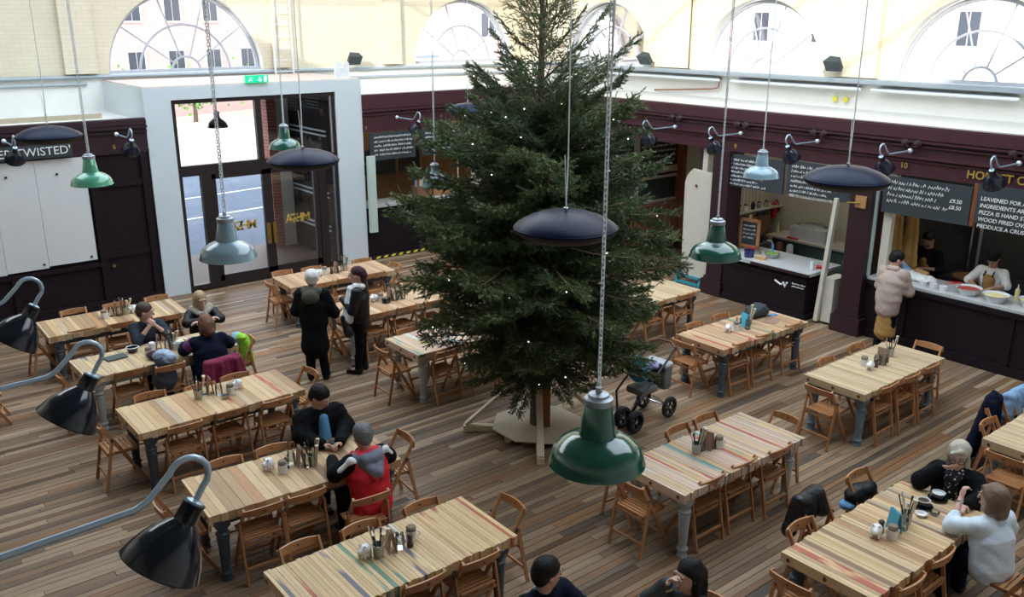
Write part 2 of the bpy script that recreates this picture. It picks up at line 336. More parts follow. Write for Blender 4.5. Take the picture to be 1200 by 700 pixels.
def rbox(d, r=.02, c=(0, 0, 0), seg=3):
    bm = bmesh.new(); bmesh.ops.create_cube(bm, size=1); bmesh.ops.scale(bm, vec=d, verts=bm.verts)
    bmesh.ops.bevel(bm, geom=bm.edges[:], offset=r, segments=seg, profile=.5, affect='EDGES'); bmesh.ops.translate(bm, vec=c, verts=bm.verts)
    mb = MB(); bm.verts.index_update(); mb.add([v.co[:] for v in bm.verts], [[v.index for v in f.verts] for f in bm.faces]); bm.free(); return mb
# ------------------------------------------------------------ implicit surfaces for people and cloth
def V(*a): return np.array(a, float)
def C_(a, b, ra, rb=None, mi=0, k=None, sq=(1, 1, 1)): return ('c', V(*a), V(*b), ra, rb if rb is not None else ra, mi, k, V(*sq))
def E_(c, r, rot=None, mi=0, k=None, neg=False): return ('e', V(*c), V(*r), rot, mi, k, neg)
def sdf_mesh(name, prims, mats, h=.011, k=.03, disp=0.0):
    lo, hi = [], []
    for p in prims:
        if p[0] == 'c':
            m = max(p[3], p[4])/p[7].min(); lo.append(np.minimum(p[1], p[2])-m); hi.append(np.maximum(p[1], p[2])+m)
        elif not p[6]: m = p[2].max(); lo.append(p[1]-m); hi.append(p[1]+m)
    lo = np.min(lo, 0)-3*h; hi = np.max(hi, 0)+3*h; n = np.ceil((hi-lo)/h).astype(int)+1
    F = np.full(n, .08, np.float32); D = np.full(n, 9., np.float32); Mi = np.zeros(n, np.int8)
    for p in prims:
        if p[0] == 'c': m = max(p[3], p[4])/p[7].min()+.06; a = np.minimum(p[1], p[2])-m; b = np.maximum(p[1], p[2])+m
        else: m = p[2].max()+.05; a = p[1]-m; b = p[1]+m
        i0 = np.maximum(((a-lo)/h).astype(int), 0); i1 = np.minimum(((b-lo)/h).astype(int)+2, n)
        if (i1 <= i0).any(): continue
        g = [lo[i]+h*np.arange(i0[i], i1[i]) for i in range(3)]
        X, Y, Z = np.meshgrid(*g, indexing='ij'); Q = np.stack([X, Y, Z], -1)
        if p[0] == 'c':
            A, B, s = p[1], p[2], p[7]; q = (Q-A)*s; ba = (B-A)*s; t = np.clip((q@ba)/max(ba@ba, 1e-9), 0, 1)
            d = np.linalg.norm(q-t[..., None]*ba, axis=-1)-(p[3]+(p[4]-p[3])*t); mi, kk, neg = p[5], p[6], False
        else:
            q = Q-p[1]
            if p[3] is not None: q = q@np.array(p[3])
            e = np.linalg.norm(q/p[2], axis=-1); e2 = np.linalg.norm(q/p[2]**2, axis=-1)+1e-9
            d = e*(e-1)/e2; mi, kk, neg = p[4], p[5], p[6]
        kk = k if kk is None else kk
        sl_ = tuple(slice(i0[i], i1[i]) for i in range(3)); f = F[sl_]
        if neg:
            d = -d; hh = np.maximum(kk-np.abs(f-d), 0)/kk; F[sl_] = np.maximum(f, d)+hh*hh*kk/4
        else:
            hh = np.maximum(kk-np.abs(f-d), 0)/kk; F[sl_] = np.minimum(f, d)-hh*hh*kk/4
            u = d < D[sl_]; Dv = D[sl_]; Dv[u] = d[u]; Mv = Mi[sl_]; Mv[u] = mi
    if disp:
        gx, gy, gz = np.meshgrid(*[lo[i]+h*np.arange(n[i]) for i in range(3)], indexing='ij')
        F += disp*(np.sin(gx*23+gz*31+np.sin(gy*19)*2)*np.sin(gy*27-gz*17+1.3)).astype(np.float32)
    S = F < 0
    cnt = np.zeros(n-1, np.int8); acc = np.zeros(tuple(n-1)+(3,), np.float32); num = np.zeros(n-1, np.float32)
    for ax in range(3):
        o = [0, 0, 0]; o[ax] = 1
        a = F[:n[0]-o[0], :n[1]-o[1], :n[2]-o[2]]; b = F[o[0]:, o[1]:, o[2]:]
        cr = (a < 0) != (b < 0); t = np.where(cr, a/np.where(cr, a-b, 1), 0)
        oth = [i for i in range(3) if i != ax]
        for da in (0, 1):
            for db in (0, 1):
                sl_ = [None]*3; sl_[ax] = slice(0, n[ax]-1); sl_[oth[0]] = slice(da, da+n[oth[0]]-1); sl_[oth[1]] = slice(db, db+n[oth[1]]-1)
                c = cr[tuple(sl_)]; tt = t[tuple(sl_)]
                num += c; acc[..., ax] += tt*c; acc[..., oth[0]] += da*c; acc[..., oth[1]] += db*c
    act = num > 0; idx = np.full(n-1, -1, np.int64); ids = np.argwhere(act); idx[act] = np.arange(len(ids))
    verts = (ids+acc[act]/num[act][:, None])*h+lo
    faces = []; fm = []
    for ax in range(3):
        o = [0, 0, 0]; o[ax] = 1
        a = S[:n[0]-o[0], :n[1]-o[1], :n[2]-o[2]]; b = S[o[0]:, o[1]:, o[2]:]; u, v = [(1, 2), (2, 0), (0, 1)][ax]
        for sgn in (0, 1):
            e = np.argwhere((a & ~b) if sgn == 0 else (~a & b)); e = e[(e[:, u] > 0) & (e[:, v] > 0) & (e[:, u] < n[u]-1) & (e[:, v] < n[v]-1)]
            if not len(e): continue
            def g(du, dv):
                q = e.copy(); q[:, u] -= du; q[:, v] -= dv; return idx[q[:, 0], q[:, 1], q[:, 2]]
            quad = np.stack([g(1, 1), g(0, 1), g(0, 0), g(1, 0)], 1)
            if sgn == 1: quad = quad[:, ::-1]
            faces.append(quad); fm.append(Mi[e[:, 0], e[:, 1], e[:, 2]])
    faces = np.concatenate(faces); fm = np.concatenate(fm)
    me = bpy.data.meshes.new(name); nf = len(faces)
    me.vertices.add(len(verts)); me.vertices.foreach_set('co', verts.astype(np.float32).ravel())
    me.loops.add(nf*4); me.loops.foreach_set('vertex_index', faces.astype(np.int32).ravel())
    me.polygons.add(nf); me.polygons.foreach_set('loop_start', np.arange(nf, dtype=np.int32)*4)
    me.polygons.foreach_set('material_index', fm.astype(np.int32)); me.polygons.foreach_set('use_smooth', np.ones(nf, bool))
    for m in (mats if isinstance(mats, (list, tuple)) else [mats]): me.materials.append(MATS[m])
    me.update(); me.validate(); return me
# ------------------------------------------------------------ floor
fl = MB().bb((-.2, -3, -.14), (16.5, 17.4, -.03)); floor = struct('floor', fl, 'floor_wood')
pl = []
y = -.5
while y < 17.3:
    wd = random.choice((.07, .08, .085, .095, .11)); x = random.uniform(-1.6, 0)
    while x < 16.5:
        L = random.uniform(.9, 3.2); a, b = max(x, -.1), min(x+L, 16.45)
        if b-a > .1: pl.append((a, b, y, min(wd, 17.3-y)))
        x += L
    y += wd
def near(p):   # distance from the viewer to the middle of the plank
    cx, cy = (p[0]+p[1])/2, p[2]
    d = Vector((cx, cy, -5.2)); z = d.dot(_fw); sx, sy = 600+1052*d.dot(_rt)/max(z, .1), 350-1052*d.dot(_up)/max(z, .1)
    return z if (z > 0 and -120 < sx < 1320 and sy < 800) else 99
pl.sort(key=near); rest = MB(); tone = []
UNIT['floor_wood'] = MB().box((0, 0, 0), (1, 1, 1)).mesh('plank', 'floor_wood')
for i, (a, b, y, wd) in enumerate(pl):
    zt = random.uniform(-.003, .0015)
    if i < 300: obj('plank', UNIT['floor_wood'], floor, ((a+b)/2, y+wd/2, zt-.015), scale=(b-a-.005, wd-.006, .03))
    else:
        rest.bb((a+.002, y+.0025, zt-.03), (b-.002, y+wd-.0025, zt)); tone += [random.random()]*6
ro = rest.put('planks', 'floor_wood', floor, kind='stuff')
at = ro.data.attributes.new('tone', 'FLOAT', 'FACE'); at.data.foreach_set('value', tone)

# ------------------------------------------------------------ upper brick walls with fan windows
ZS = 4.13
def arch_wall(name, horiz, plane, x0, x1, arches, mats, z1=9.0, zlow=ZS, doors=(), th=.45, sgn=1):
    """horiz 'x': wall in the plane y=plane running along x; 'y': wall in the plane x=plane running along y"""
    mb = MB()
    P = (lambda u, z, d=0: (u, plane+d*sgn, z)) if horiz == 'x' else (lambda u, z, d=0: (plane+d*sgn, u, z))
    def blk(u0, u1, za, zb, mi): mb.bb(P(u0, za, 0), P(u1, zb, th), mi)
    cur = x0
    for cx, r in sorted(arches):
        if cx-r > cur: blk(cur, cx-r, ZS, z1, 0)
        cur = cx+r
        pts = arc(cx, ZS, r, 0, PI, 28)
        for (ua, za), (ub, zb) in zip(pts[:-1], pts[1:]):
            mb.add([P(ua, za), P(ub, zb), P(ub, z1), P(ua, z1)], [(0, 1, 2, 3)], 0)
            mb.add([P(ua, za), P(ub, zb), P(ub, zb, th), P(ua, za, th)], [(0, 1, 2, 3)], 2)
            mb.add([P(ua, za, th), P(ub, zb, th), P(ub, z1, th), P(ua, z1, th)], [(3, 2, 1, 0)], 0)
    if cur < x1: blk(cur, x1, ZS, z1, 0)
    cur = x0
    for d0, d1, dz in doors:
        blk(cur, d0, -.2, ZS, 1); blk(d0, d1, dz, ZS, 1); cur = d1
    blk(cur, x1, -.2, ZS, 1)
    return struct(name, mb, mats)
wl = arch_wall('wall_left', 'x', 19.8, -3, 16.5, [(7.13, 1.66), (14.45, 1.58)], ['cream_brick', 'white_plaster', 'white_wall'], doors=[(5.75, 8.95, 3.6)])
wr = arch_wall('wall_right', 'y', 16.5, -3, 20.25, [(16.68, 1.50), (12.08, 1.52), (7.5, 1.52), (2.9, 1.52)], ['cream_brick_side', 'white_wall', 'white_wall'])
for x0, x1 in ((4.62, 5.22), (9.02, 9.42), (11.9, 12.4)): struct('trim_1', MB().bb((x0, 19.68, 4.16), (x1, 19.8, 9)), 'cream_brick')
for y0, y1 in ((13.9, 14.9), (9.3, 10.25), (4.8, 5.6)): struct('trim_2', MB().bb((16.38, y0, 4.16), (16.5, y1, 9)), 'cream_brick_side')

def fan_window(i, horiz, plane, cx, r, rs, nb, sgn=1):
    P = (lambda u, z, d=0: Vector((u, plane+d*sgn, z))) if horiz == 'x' else (lambda u, z, d=0: Vector((plane+d*sgn, u, z)))
    dpt = (lambda w_: (w_, .07)) 
    gl = MB(); pts = arc(cx, ZS, r-.02, 0, PI, 28)
    gl.add([P(u, z, .25) for u, z in pts], [tuple(range(len(pts)))]); 
    g = struct('window_%d' % i, gl, 'fan_glass')
    def ring(nm, rr, wd):
        mb = MB(); a = arc(cx, ZS, rr, 0, PI, 30)
        for p, q in zip(a[:-1], a[1:]): mb.bar(P(*p, .22), P(*q, .22), wd, .08) if False else mb.tube([P(*p, .22), P(*q, .22)], wd/2, 6)
        mb.put(nm, 'window_paint', g)
    ring('outer_frame', r-.04, .09)
    for rr in rs: ring('glazing_ring', rr, .05)
    MB().bar(P(cx-r, ZS+.03, .2), P(cx+r, ZS+.03, .2), .1, .07).put('window_sill', 'window_paint', g)
    for k in range(1, nb):
        a = PI*k/nb; r0 = rs[-1]
        MB().tube([P(cx+r0*math.cos(a), ZS+r0*math.sin(a), .22), P(cx+(r-.05)*math.cos(a), ZS+(r-.05)*math.sin(a), .22)], .018, 6).put('glazing_bar', 'window_paint', g)
    return g
fan_window(1, 'x', 19.8, 7.13, 1.66, (.97, .31), 5)
fan_window(2, 'x', 19.8, 14.45, 1.58, (.93, .30), 5)
for i, cy in enumerate((16.68, 12.08, 7.5, 2.9)): fan_window(3+i, 'y', 16.5, cy, 1.5, (.92, .30), 5)

# unseen ceiling, openings shaped to steer the sun, enclosing walls behind the viewer
ce = MB()
def cbox(a, b): ce.bb((a[0], a[1], 9), (b[0], b[1], 9.2))
cbox((-3, -3), (16.95, 1)); cbox((-3, 18), (16.95, 20.25)); cbox((13.5, 1), (16.95, 18)); cbox((-3, 1), (5, 11.5)); cbox((-3, 11.5), (-1, 18))
struct('ceiling', ce, 'ceiling_paint')
sk = MB()
for y in np.arange(3.4, 18, 2.9): sk.bb((5 if y < 11.5 else -1, y-.02, 9), (13.5, y+.02, 9.05))
for x in np.arange(5, 13.6, 4.2): sk.bb((x-.02, 1, 9), (x+.02, 18, 9.05))
struct('window_7', sk, 'cream_paint')
struct('wall_gallery', MB().bb((-.3, -3, 0), (-.12, 19.8, 3.8)), 'purple')
struct('wall_back', MB().bb((-3, -3.2, 0), (16.95, -3, 9)), 'white_plaster')
struct('wall_west', MB().bb((-3.2, -3.2, 0), (-3, 20.25, 9)), 'white_plaster')
struct('trim_3', MB().bb((-3, -3, 3.8), (-.12, 19.8, 3.95)), 'timber')

# ------------------------------------------------------------ entrance porch and glazed doors
po = MB()
po.bb((5.3, 17.3, 0), (5.80, 17.5, 4.0), 0); po.bb((9.22, 17.3, 0), (9.84, 17.5, 4.0), 0); po.bb((5.80, 17.3, 3.76), (9.22, 17.5, 4.0), 0)
po.bb((5.3, 17.5, 0), (5.42, 19.8, 4.0), 0); po.bb((9.5, 17.5, 0), (9.84, 19.8, 4.0), 2); po.bb((5.32, 17.32, 3.97), (9.82, 19.8, 4.02), 1)
struct('wall_porch', po, ['surround_white', 'pinkish', 'purple_dark'])
struct('floor_porch', MB().bb((5.4, 17.4, -.1), (9.5, 20.3, -.005)), 'porch_floor')
d = MB(); dk = [(5.80, 5.88), (9.14, 9.22)]
d.bb((5.80, 17.34, 3.68), (9.22, 17.44, 3.76)); d.bb((5.80, 17.34, 0), (9.22, 17.44, .12)); d.bb((5.88, 17.34, 2.30), (9.14, 17.45, 2.50))
for a, b in dk: d.bb((a, 17.34, .12), (b, 17.44, 3.68))
d.bb((7.46, 17.34, 2.5), (7.58, 17.44, 3.68))
door1 = struct('door_1', d, 'frame_dark')
for a, b in ((6.24, 6.44), (8.74, 8.92)): MB().bb((a, 17.33, .12), (b, 17.45, 2.3)).put('door_post', 'frame_dark', door1)
for a, b in ((6.44, 7.60), (7.60, 8.74)):
    lf = MB(); lf.bb((a, 17.35, .1), (a+.09, 17.42, 2.3)); lf.bb((b-.11, 17.35, .1), (b, 17.42, 2.3)); lf.bb((a, 17.35, .1), (b, 17.42, .24)); lf.bb((a, 17.35, 2.2), (b, 17.42, 2.3))
    q = lf.put('door_leaf', 'frame_dark', door1)
    MB().bb((a+.09, 17.385, .24), (b-.11, 17.39, 2.2)).put('pane', 'clear_glass', q)
for a, b in ((7.50, 7.575), (7.625, 7.70)): MB().bb((a, 17.30, .75), (b, 17.35, 1.18)).put('push_plate', 'brass', door1)
for a, b, c, e in ((5.88, 7.46, 2.5, 3.68), (7.58, 9.14, 2.5, 3.68), (5.88, 6.24, .12, 2.3), (8.92, 9.14, .12, 2.3)): MB().bb((a, 17.385, c), (b, 17.39, e)).put('pane', 'clear_glass', door1)
for x0 in (6.72, 7.92):
    for k, (ch, dx) in enumerate((('A', 0), ('Z', .125), ('H', .21), ('M', .37))):
        text(ch, .26, (x0+dx, 17.33, 1.12), FACE_L, 'gold', door1, bold=.006)
struct('trim_12', MB().bb((8.74, 19.7, 0), (8.96, 20.28, 3.6)), 'red_brick_side')
# porch side: dark gate leaf, pale bars standing for reflected light, seen through the right-hand door
gt = thing('gate', 'dark timber gate folded back inside the glass entrance porch, pale bars for reflected light', 'gate', (9.36, 18.7, 0))
MB().bb((-.05, -1.0, .02), (.05, 1.15, 3.5)).put('gate_board', 'gate_dark', gt)
for z in (.62, .72, 1.38, 1.48, 2.75, 2.85): MB().bb((-.085, -.75, z), (-.05, 1.05, z+.035)).put('rail', 'conduit', gt)  # double lines of reflected light built as pale bars
for z in (.95, 1.95):
    for y0 in (-.6, .25): MB().bb((-.08, y0, z-.15), (-.05, y0+.55, z+.3)).put('gate_panel', 'gate_dark', gt)
MB().bb((9.40, 17.52, 1.45), (9.49, 18.1, 2.6)).put('trim_4', 'frosted', None, kind='structure')

# ------------------------------------------------------------ left stalls (front plane y=17.3)
def fascia_x(x0, x1, zt, name):
    mb = MB(); y = 17.3
    mb.bb((x0, y, 2.86), (x1, y+.18, zt), 0); mb.bb((x0, y-.03, 3.36), (x1, y, zt-.02), 0); mb.bb((x0, y-.07, 3.30), (x1, y, 3.345), 0); mb.bb((x0, y-.04, 3.22), (x1, y, 3.25), 0); mb.bb((x0, y-.02, 2.86), (x1, y, 2.92), 0)
    mb.bb((x0, y+.1, zt-.12), (x1, 19.8, zt-.06), 1)
    return struct(name, mb, ['purple_fascia' if x0 > 9 else 'purple', 'white_plaster'])
fascia_x(-.2, 5.3, 3.47, 'trim_5'); fascia_x(9.84, 14.0, 3.66, 'trim_6')
st = MB()
st.bb((-.2, 17.34, 0), (5.3, 17.46, 2.88), 0); st.bb((-.2, 17.26, 0), (5.28, 17.34, .16), 0); st.bb((-.2, 17.28, .82), (4.22, 17.34, .90), 0)
st.bb((4.2, 17.27, .16), (4.32, 17.34, 2.86), 0); st.bb((5.12, 17.27, .16), (5.24, 17.34, 2.86), 0); st.bb((4.32, 17.3, 2.26), (5.12, 17.34, 2.36), 0); st.bb((4.32, 17.3, .95), (5.12, 17.34, 1.05), 0)
for x in (1.2, 2.7): st.bb((x, 17.29, .16), (x+.1, 17.34, .82), 0)
struct('wall_stall_left', st, ['purple_dark'])
sh = thing('shutter', 'white boarded shutter of three panels closing the left stall', 'shutter', (3.35, 17.3, .94))
for k, (a, b, z) in enumerate(((-1.35, -.70, -.02), (-.695, -.02, .0), (-.015, .80, .03))):
    q = MB().bb((a, -.02, z), (b, .035, 1.92)).put('shutter_panel', 'grey_panel', sh)
for x, z in ((-.48, 1.68), (.32, 1.66), (-.1, .08), (.7, .1)): MB().lathe([(0, 0), (.022, 0), (.022, .012), (0, .012)], 10, (x, -.032, z), Matrix.Rotation(PI/2, 3, 'X')).put('bolt', 'black_plastic', sh)
MB().lathe([(0, 0), (.03, 0), (.03, .04), (0, .04)], 12, (4.42, 17.30, .80), Matrix.Rotation(PI/2, 3, 'X')).put('door_handle', 'brass', None, kind='structure')
cb = tag(MB().bb((1.2, 17.2, 2.90), (3.96, 17.235, 3.13)).put('sign_board', 'chalkboard'), 'long chalkboard strip reading TWISTED above the white shutter', 'sign')
text('BETTER TWISTED\'', .20, (2.33, 17.19, 2.945), FACE_L, 'chalk', cb, tilt=R(.5))
text('6', .13, (4.66, 17.285, 2.95), FACE_L, 'gold', bpy.data.objects['trim_5'])
text('7', .13, (9.88, 17.285, 2.90), FACE_L, 'gold', bpy.data.objects['trim_6'])
text('JACK', .15, (12.2, 17.285, 2.87), FACE_L, 'gold', bpy.data.objects['trim_6'], bold=.002)
tag(MB().box((0, 0, 0), (4.4, .05, .09)).put('timber_lath', 'timber', None, (2.5, 17.9, 3.50), R(-1)), 'loose timber lath lying on the roof of the left stall', 'timber')

# stall 7 behind the tree: counter, ply back wall, chalkboards
s7 = MB(); s7.bb((9.84, 17.36, 0), (14, 17.5, 1.18), 0); s7.bb((9.84, 17.31, 0), (14, 17.36, .14), 0); s7.bb((9.84, 17.32, 1.05), (14, 17.36, 1.18), 0)
struct('wall_stall_back', s7, ['purple_dark'])
struct('trim_11', MB().bb((12.88, 17.32, 0), (13.05, 17.5, 2.86)), 'cream_paint'); struct('wall_ply', MB().bb((9.84, 19.62, 0), (14, 19.75, 3.4)), 'ply_orange'); struct('wall_ply_end', MB().bb((14.01, 17.5, 0), (14.15, 19.6, 3.4)), 'ply_orange')
struct('floor_stall', MB().bb((9.84, 17.4, -.1), (14, 19.7, -.01)), 'dark_interior')
ct7 = tag(MB().bb((9.9, 17.26, 1.18), (12.86, 17.95, 1.23)).put('counter_top', 'worktop'), 'pale counter top of the stall numbered 7 behind the tree', 'counter')
for k, (x0, x1) in enumerate(((9.98, 11.15), (11.32, 12.75))):
    b7 = tag(MB().bb((x0, 17.25, 2.24), (x1, 17.29, 2.84)).put('chalkboard', 'chalkboard'), ('menu chalkboard beneath the gold 7', 'menu chalkboard beneath the gold letters JACK')[k], 'chalkboard', None)
    ln = MB()
    for j in range(5): scribble(ln, x0+.1, x1-.15+.05*(j % 2), 2.72-.095*j, .055, 5*k+j, lambda a, z: (a, 17.245, z))
    ln.put('chalk_writing', 'chalk', b7, kind='stuff')
tag(MB().bb((9.86, 17.16, .66), (10.04, 17.24, 2.36)).put('folded_shutter', 'frosted'), 'teal glass shutter folded against the porch post', 'shutter')
wn = MB(); wn.bb((10.2, 19.55, 1.5), (12.8, 19.6, 2.1))
bw = tag(wn.put('back_shelf', 'dark_interior'), 'dark pigeonhole shelf along the ply wall of stall 7', 'shelf')
for x in (10.2, 11.3, 12.0, 12.75): MB().bb((x, 19.5, 1.45), (x+.07, 19.6, 2.15)).put('shelf_post', 'ply_orange', bw)
MB().bb((10.2, 19.48, 1.78), (11.3, 19.6, 1.82)).put('shelf_board', 'ply_orange', bw)
bx = thing('cup_dispenser', 'small wooden rack of bright paper tubes on the stall 7 counter', 'rack', (11.45, 17.5, 1.23))
MB().bb((-.2, -.12, 0), (.2, .12, .28)).put('rack_box', 'card_brown', bx)
for k in range(6): MB().tube([(-.16+k*.06, 0, .28), (-.16+k*.06, 0, .42)], .024, 8).put('paper_tube', ['card_cyan', 'food_red', 'food_cream', 'food_green', 'card_pink', 'cloth_blue'][k], bx)
tag(MB().bb((0, 0, 0), (.55, .3, .34)).put('crate', 'ply_orange', None, (11.75, 17.45, 1.23)), 'plain wooden box on the stall 7 counter beside the paper tubes', 'box')
hz = MB()
for k in range(14): hz.add([(10.0+k*.2, 17.25, .02), (10.1+k*.2, 17.25, .02), (10.14+k*.2, 17.25, .07), (10.04+k*.2, 17.25, .07)], [(0, 1, 2, 3)])
MB_h = MB().bb((9.9, 17.255, .01), (12.9, 17.30, .08)).put('kerb', 'black_plastic'); tag(MB_h, 'black and yellow hazard striped kerb at the foot of stall 7', 'kerb'); hz.put('stripes', 'stripe_yellow', MB_h, kind='stuff')

# ------------------------------------------------------------ right-hand stalls (front plane x=14)
f = MB(); x = 14.0
f.bb((x, -3, 2.84), (x+.18, 17.3, 3.62), 0); f.bb((x-.04, -3, 3.42), (x, 17.3, 3.60), 0); f.bb((x-.08, -3, 3.37), (x, 17.3, 3.40), 0); f.bb((x-.05, -3, 3.30), (x, 17.3, 3.325), 0); f.bb((x-.07, -3, 3.12), (x, 17.3, 3.16), 0); f.bb((x-.03, -3, 3.06), (x, 17.3, 3.09), 0); f.bb((x-.02, -3, 2.84), (x, 17.3, 2.90), 0)
f.bb((x+.1, -3, 3.50), (16.5, 17.3, 3.56), 1)
fr = struct('trim_7', f, ['purple_fascia', 'white_wall'])
for yy in (15.3, 13.6, 12.04, 10.44, 8.82, 7.15, 5.5):
    for dy in (-.1, .1): MB().lathe([(0, .05), (.05, .04), (.075, 0)], 10, (x-.08, yy+dy, 3.35), Matrix.Rotation(-PI/2, 3, 'Y')).put('boss', 'purple', fr)
text('10', .13, (13.965, 7.31, 2.95), FACE_R, 'gold', fr); text('9', .13, (13.965, 10.6, 2.9), FACE_R, 'gold', fr)
text('HONEST C', .175, (13.965, 6.24, 2.925), FACE_R, 'gold', fr, bold=.003)
# piers
pr = MB()
for y0, y1 in ((7.66, 8.05), (10.60, 10.98)): pr.bb((13.86, y0, 0), (14.3, y1, 2.85), 0)
for y0, y1 in ((7.58, 8.13), (10.55, 11.04)): pr.bb((13.78, y0, 0), (14.34, y1, .30), 0); pr.bb((13.82, y0+.04, .30), (14.32, y1-.04, .36), 0)
struct('trim_8', pr, ['purple'])
# pizza stall
pz = MB(); pz.bb((14, -3, 0), (14.12, 7.66, 1.0), 0); pz.bb((13.95, -3, 0), (14, 7.6, .14), 0); pz.bb((13.96, -3, .92), (14.02, 7.66, 1.0), 0)
for yy in (6.9, 5.2, 3.5): pz.bb((13.97, yy, .14), (14, yy+.1, .92), 0)
struct('wall_stall_right', pz, ['purple_dark'])
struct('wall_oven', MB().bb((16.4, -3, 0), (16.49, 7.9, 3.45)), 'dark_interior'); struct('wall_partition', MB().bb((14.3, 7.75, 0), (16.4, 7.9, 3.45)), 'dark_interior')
tag(MB().bb((13.98, 2, 1.006), (14.75, 7.64, 1.05)).put('counter_top', 'worktop'), 'long pale serving counter of the pizza stall', 'counter')
tag(MB().bb((14.02, 7.36, 1.05), (14.14, 7.50, 2.84)).put('wooden_post', 'cream_paint'), 'cream painted timber post at the left end of the pizza counter', 'post')
tag(MB().bb((13.98, 7.62, 1.05), (14.03, 7.66, 2.84)).put('glass_edge', 'frosted'), 'thin pale blue edge strip up the purple pier', 'strip')
def board_r(y1, y0, z0, z1, label, lines, hw=.07, seed=0, prices=True, x=13.93):
    b = tag(MB().bb((x, y0, z0), (x+.04, y1, z1)).put('chalkboard', 'chalkboard'), label, 'chalkboard')
    ln = MB(); n = lines if isinstance(lines, int) else 0
    for j in range(n):
        scribble(ln, -(y1-.08), -(y0+(.35 if prices else .12)+.1*(j % 3)), z1-.12-j*hw*1.45, hw, seed+j, lambda a, z: (x-.004, -a, z))
    if ln.v: ln.put('chalk_writing', 'chalk', b, kind='stuff')
    if not n:
        for j, s in enumerate(lines): text(s, hw, (x-.006, y1-.06, z1-.13-j*hw*1.25), FACE_R, 'chalk', b, shear=.12, bold=.0015, ext=.001)
    return b
board_r(10.75, 9.44, 2.20, 2.80, 'framed chalkboard with a price list above the meat counter, nearest the pier', 7, .052, 3)
board_r(9.36, 8.02, 2.24, 2.83, 'chalkboard behind the black saucer lamp, beside the meat stall price list', 7, .06, 40)
b3 = board_r(7.52, 6.10, 2.20, 2.80, 'pizza price chalkboard left of the brown upright', 4, .07, 80)
for k, s in enumerate(('£9.50', '£8.50')): text(s, .085, (13.922, 6.42, 2.52-k*.1), FACE_R, 'chalk', b3, shear=.12, ext=.001, bold=.001)
board_r(6.02, 4.4, 2.28, 2.86, 'wordy pizza chalkboard at the far right edge, right of the brown upright', ['', 'LEAVENED FOR A MINIMUM', 'INGREDIENTS ARE LONDON', 'PIZZA IS HAND STRETCHED', 'WOOD FIRED OVEN IN LESS', 'PRODUCE A CRUST THAT C'], .083)
tag(MB().bb((13.95, 6.03, 2.2), (14.0, 6.09, 2.86)).put('upright', 'stain_wood'), 'brown wooden upright between the two pizza chalkboards', 'post')
sg = tag(MB().bb((13.82, 7.74, 2.22), (13.85, 7.93, 2.42)).put('square_plate', 'sign_brown'), 'small square wooden plate with peg on the purple pier', 'plate')
MB().tube([(13.82, 7.84, 2.30), (13.70, 8.02, 2.30)], .012, 6).put('peg', 'brass', sg)

# meat stall (number 9): corner counter, side wall, shelves, fridge end
ms = MB(); ms.bb((14.1, 11.3, 0), (16.4, 11.42, 3.45), 0); 
struct('wall_meat_back', MB().bb((16.3, 7.9, 0), (16.4, 11.3, 3.45)), 'cream_paint')
for k in range(18): ms.bb((14.2+k*.12, 11.285, 0), (14.21+k*.12, 11.3, 2.5), 0)
struct('wall_stall_meat', ms, ['cream_paint', 'cream_paint'])
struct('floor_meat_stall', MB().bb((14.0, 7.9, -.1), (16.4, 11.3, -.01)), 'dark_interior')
mc = thing('corner_counter', 'dark purple panelled counter of the meat stall with grey top', 'counter', (13.8, 8.66, 0))
MB().bb((.05, .05, 0), (.62, 1.90, .84)).put('counter_body', 'purple_dark', mc)
MB().bb((.0, .0, 0), (.66, 1.90, .10)).put('plinth', 'purple_dark', mc); MB().bb((.02, .02, .70), (.64, 1.90, .76)).put('moulding', 'purple_dark', mc)
MB().bb((-.05, -.05, .84), (1.0, 1.90, .90)).put('counter_top', 'worktop', mc); MB().bb((-.06, -.06, .84), (-.03, 1.2, .89)).put('edge_strip', 'purple', mc)
lg = MB(); lg.tube([(-.075, .62, .66), (-.075, .48, .60), (-.075, .44, .66)], .016, 6); lg.tube([(-.075, .44, .66), (-.075, .40, .58), (-.075, .36, .67)], .02, 6); lg.put('painted_emblem', 'enamel_white', mc)
ln = MB(); scribble(ln, -.30, -.02, .64, .035, 5, lambda a, z: (-.01, -a, z)); scribble(ln, -.30, -.06, .59, .03, 6, lambda a, z: (-.01, -a, z)); ln.put('small_writing', 'chalk', mc, kind='stuff')
fp = MB(); fp.bb((13.95, 8.22, .05), (14.35, 8.42, .86)); fp.put('side_panel', 'cream_paint'); tag(bpy.data.objects['side_panel'], 'cream boarded end panel between meat counter and doorway', 'panel')
tag(MB().bar((13.92, 8.32, 2.3), (13.92, 8.48, .05), .10, .07).put('prop', 'cream_paint'), 'leaning cream timber prop beside the purple pier', 'post')
shf = thing('shelf', 'upper shelf on the side wall of the meat stall', 'shelf', (15.3, 11.15, 1.44)); MB().bb((-1.0, -.16, 0), (1.0, .14, .03)).put('shelf_board', 'cream_paint', shf); MB().bb((-1.0, .08, -.5), (1.0, .14, -.44)).put('shelf_rail', 'cream_paint', shf)
bk = thing('back_counter', 'pale back counter of the meat stall carrying the white box', 'counter', (16.0, 9.6, 0)); MB().bb((-.35, -1.6, .9), (.3, 1.3, .94)).put('counter_top', 'cream_paint', bk); MB().bb((-.25, -1.5, 0), (.28, 1.2, .9)).put('counter_body', 'green_interior', bk)

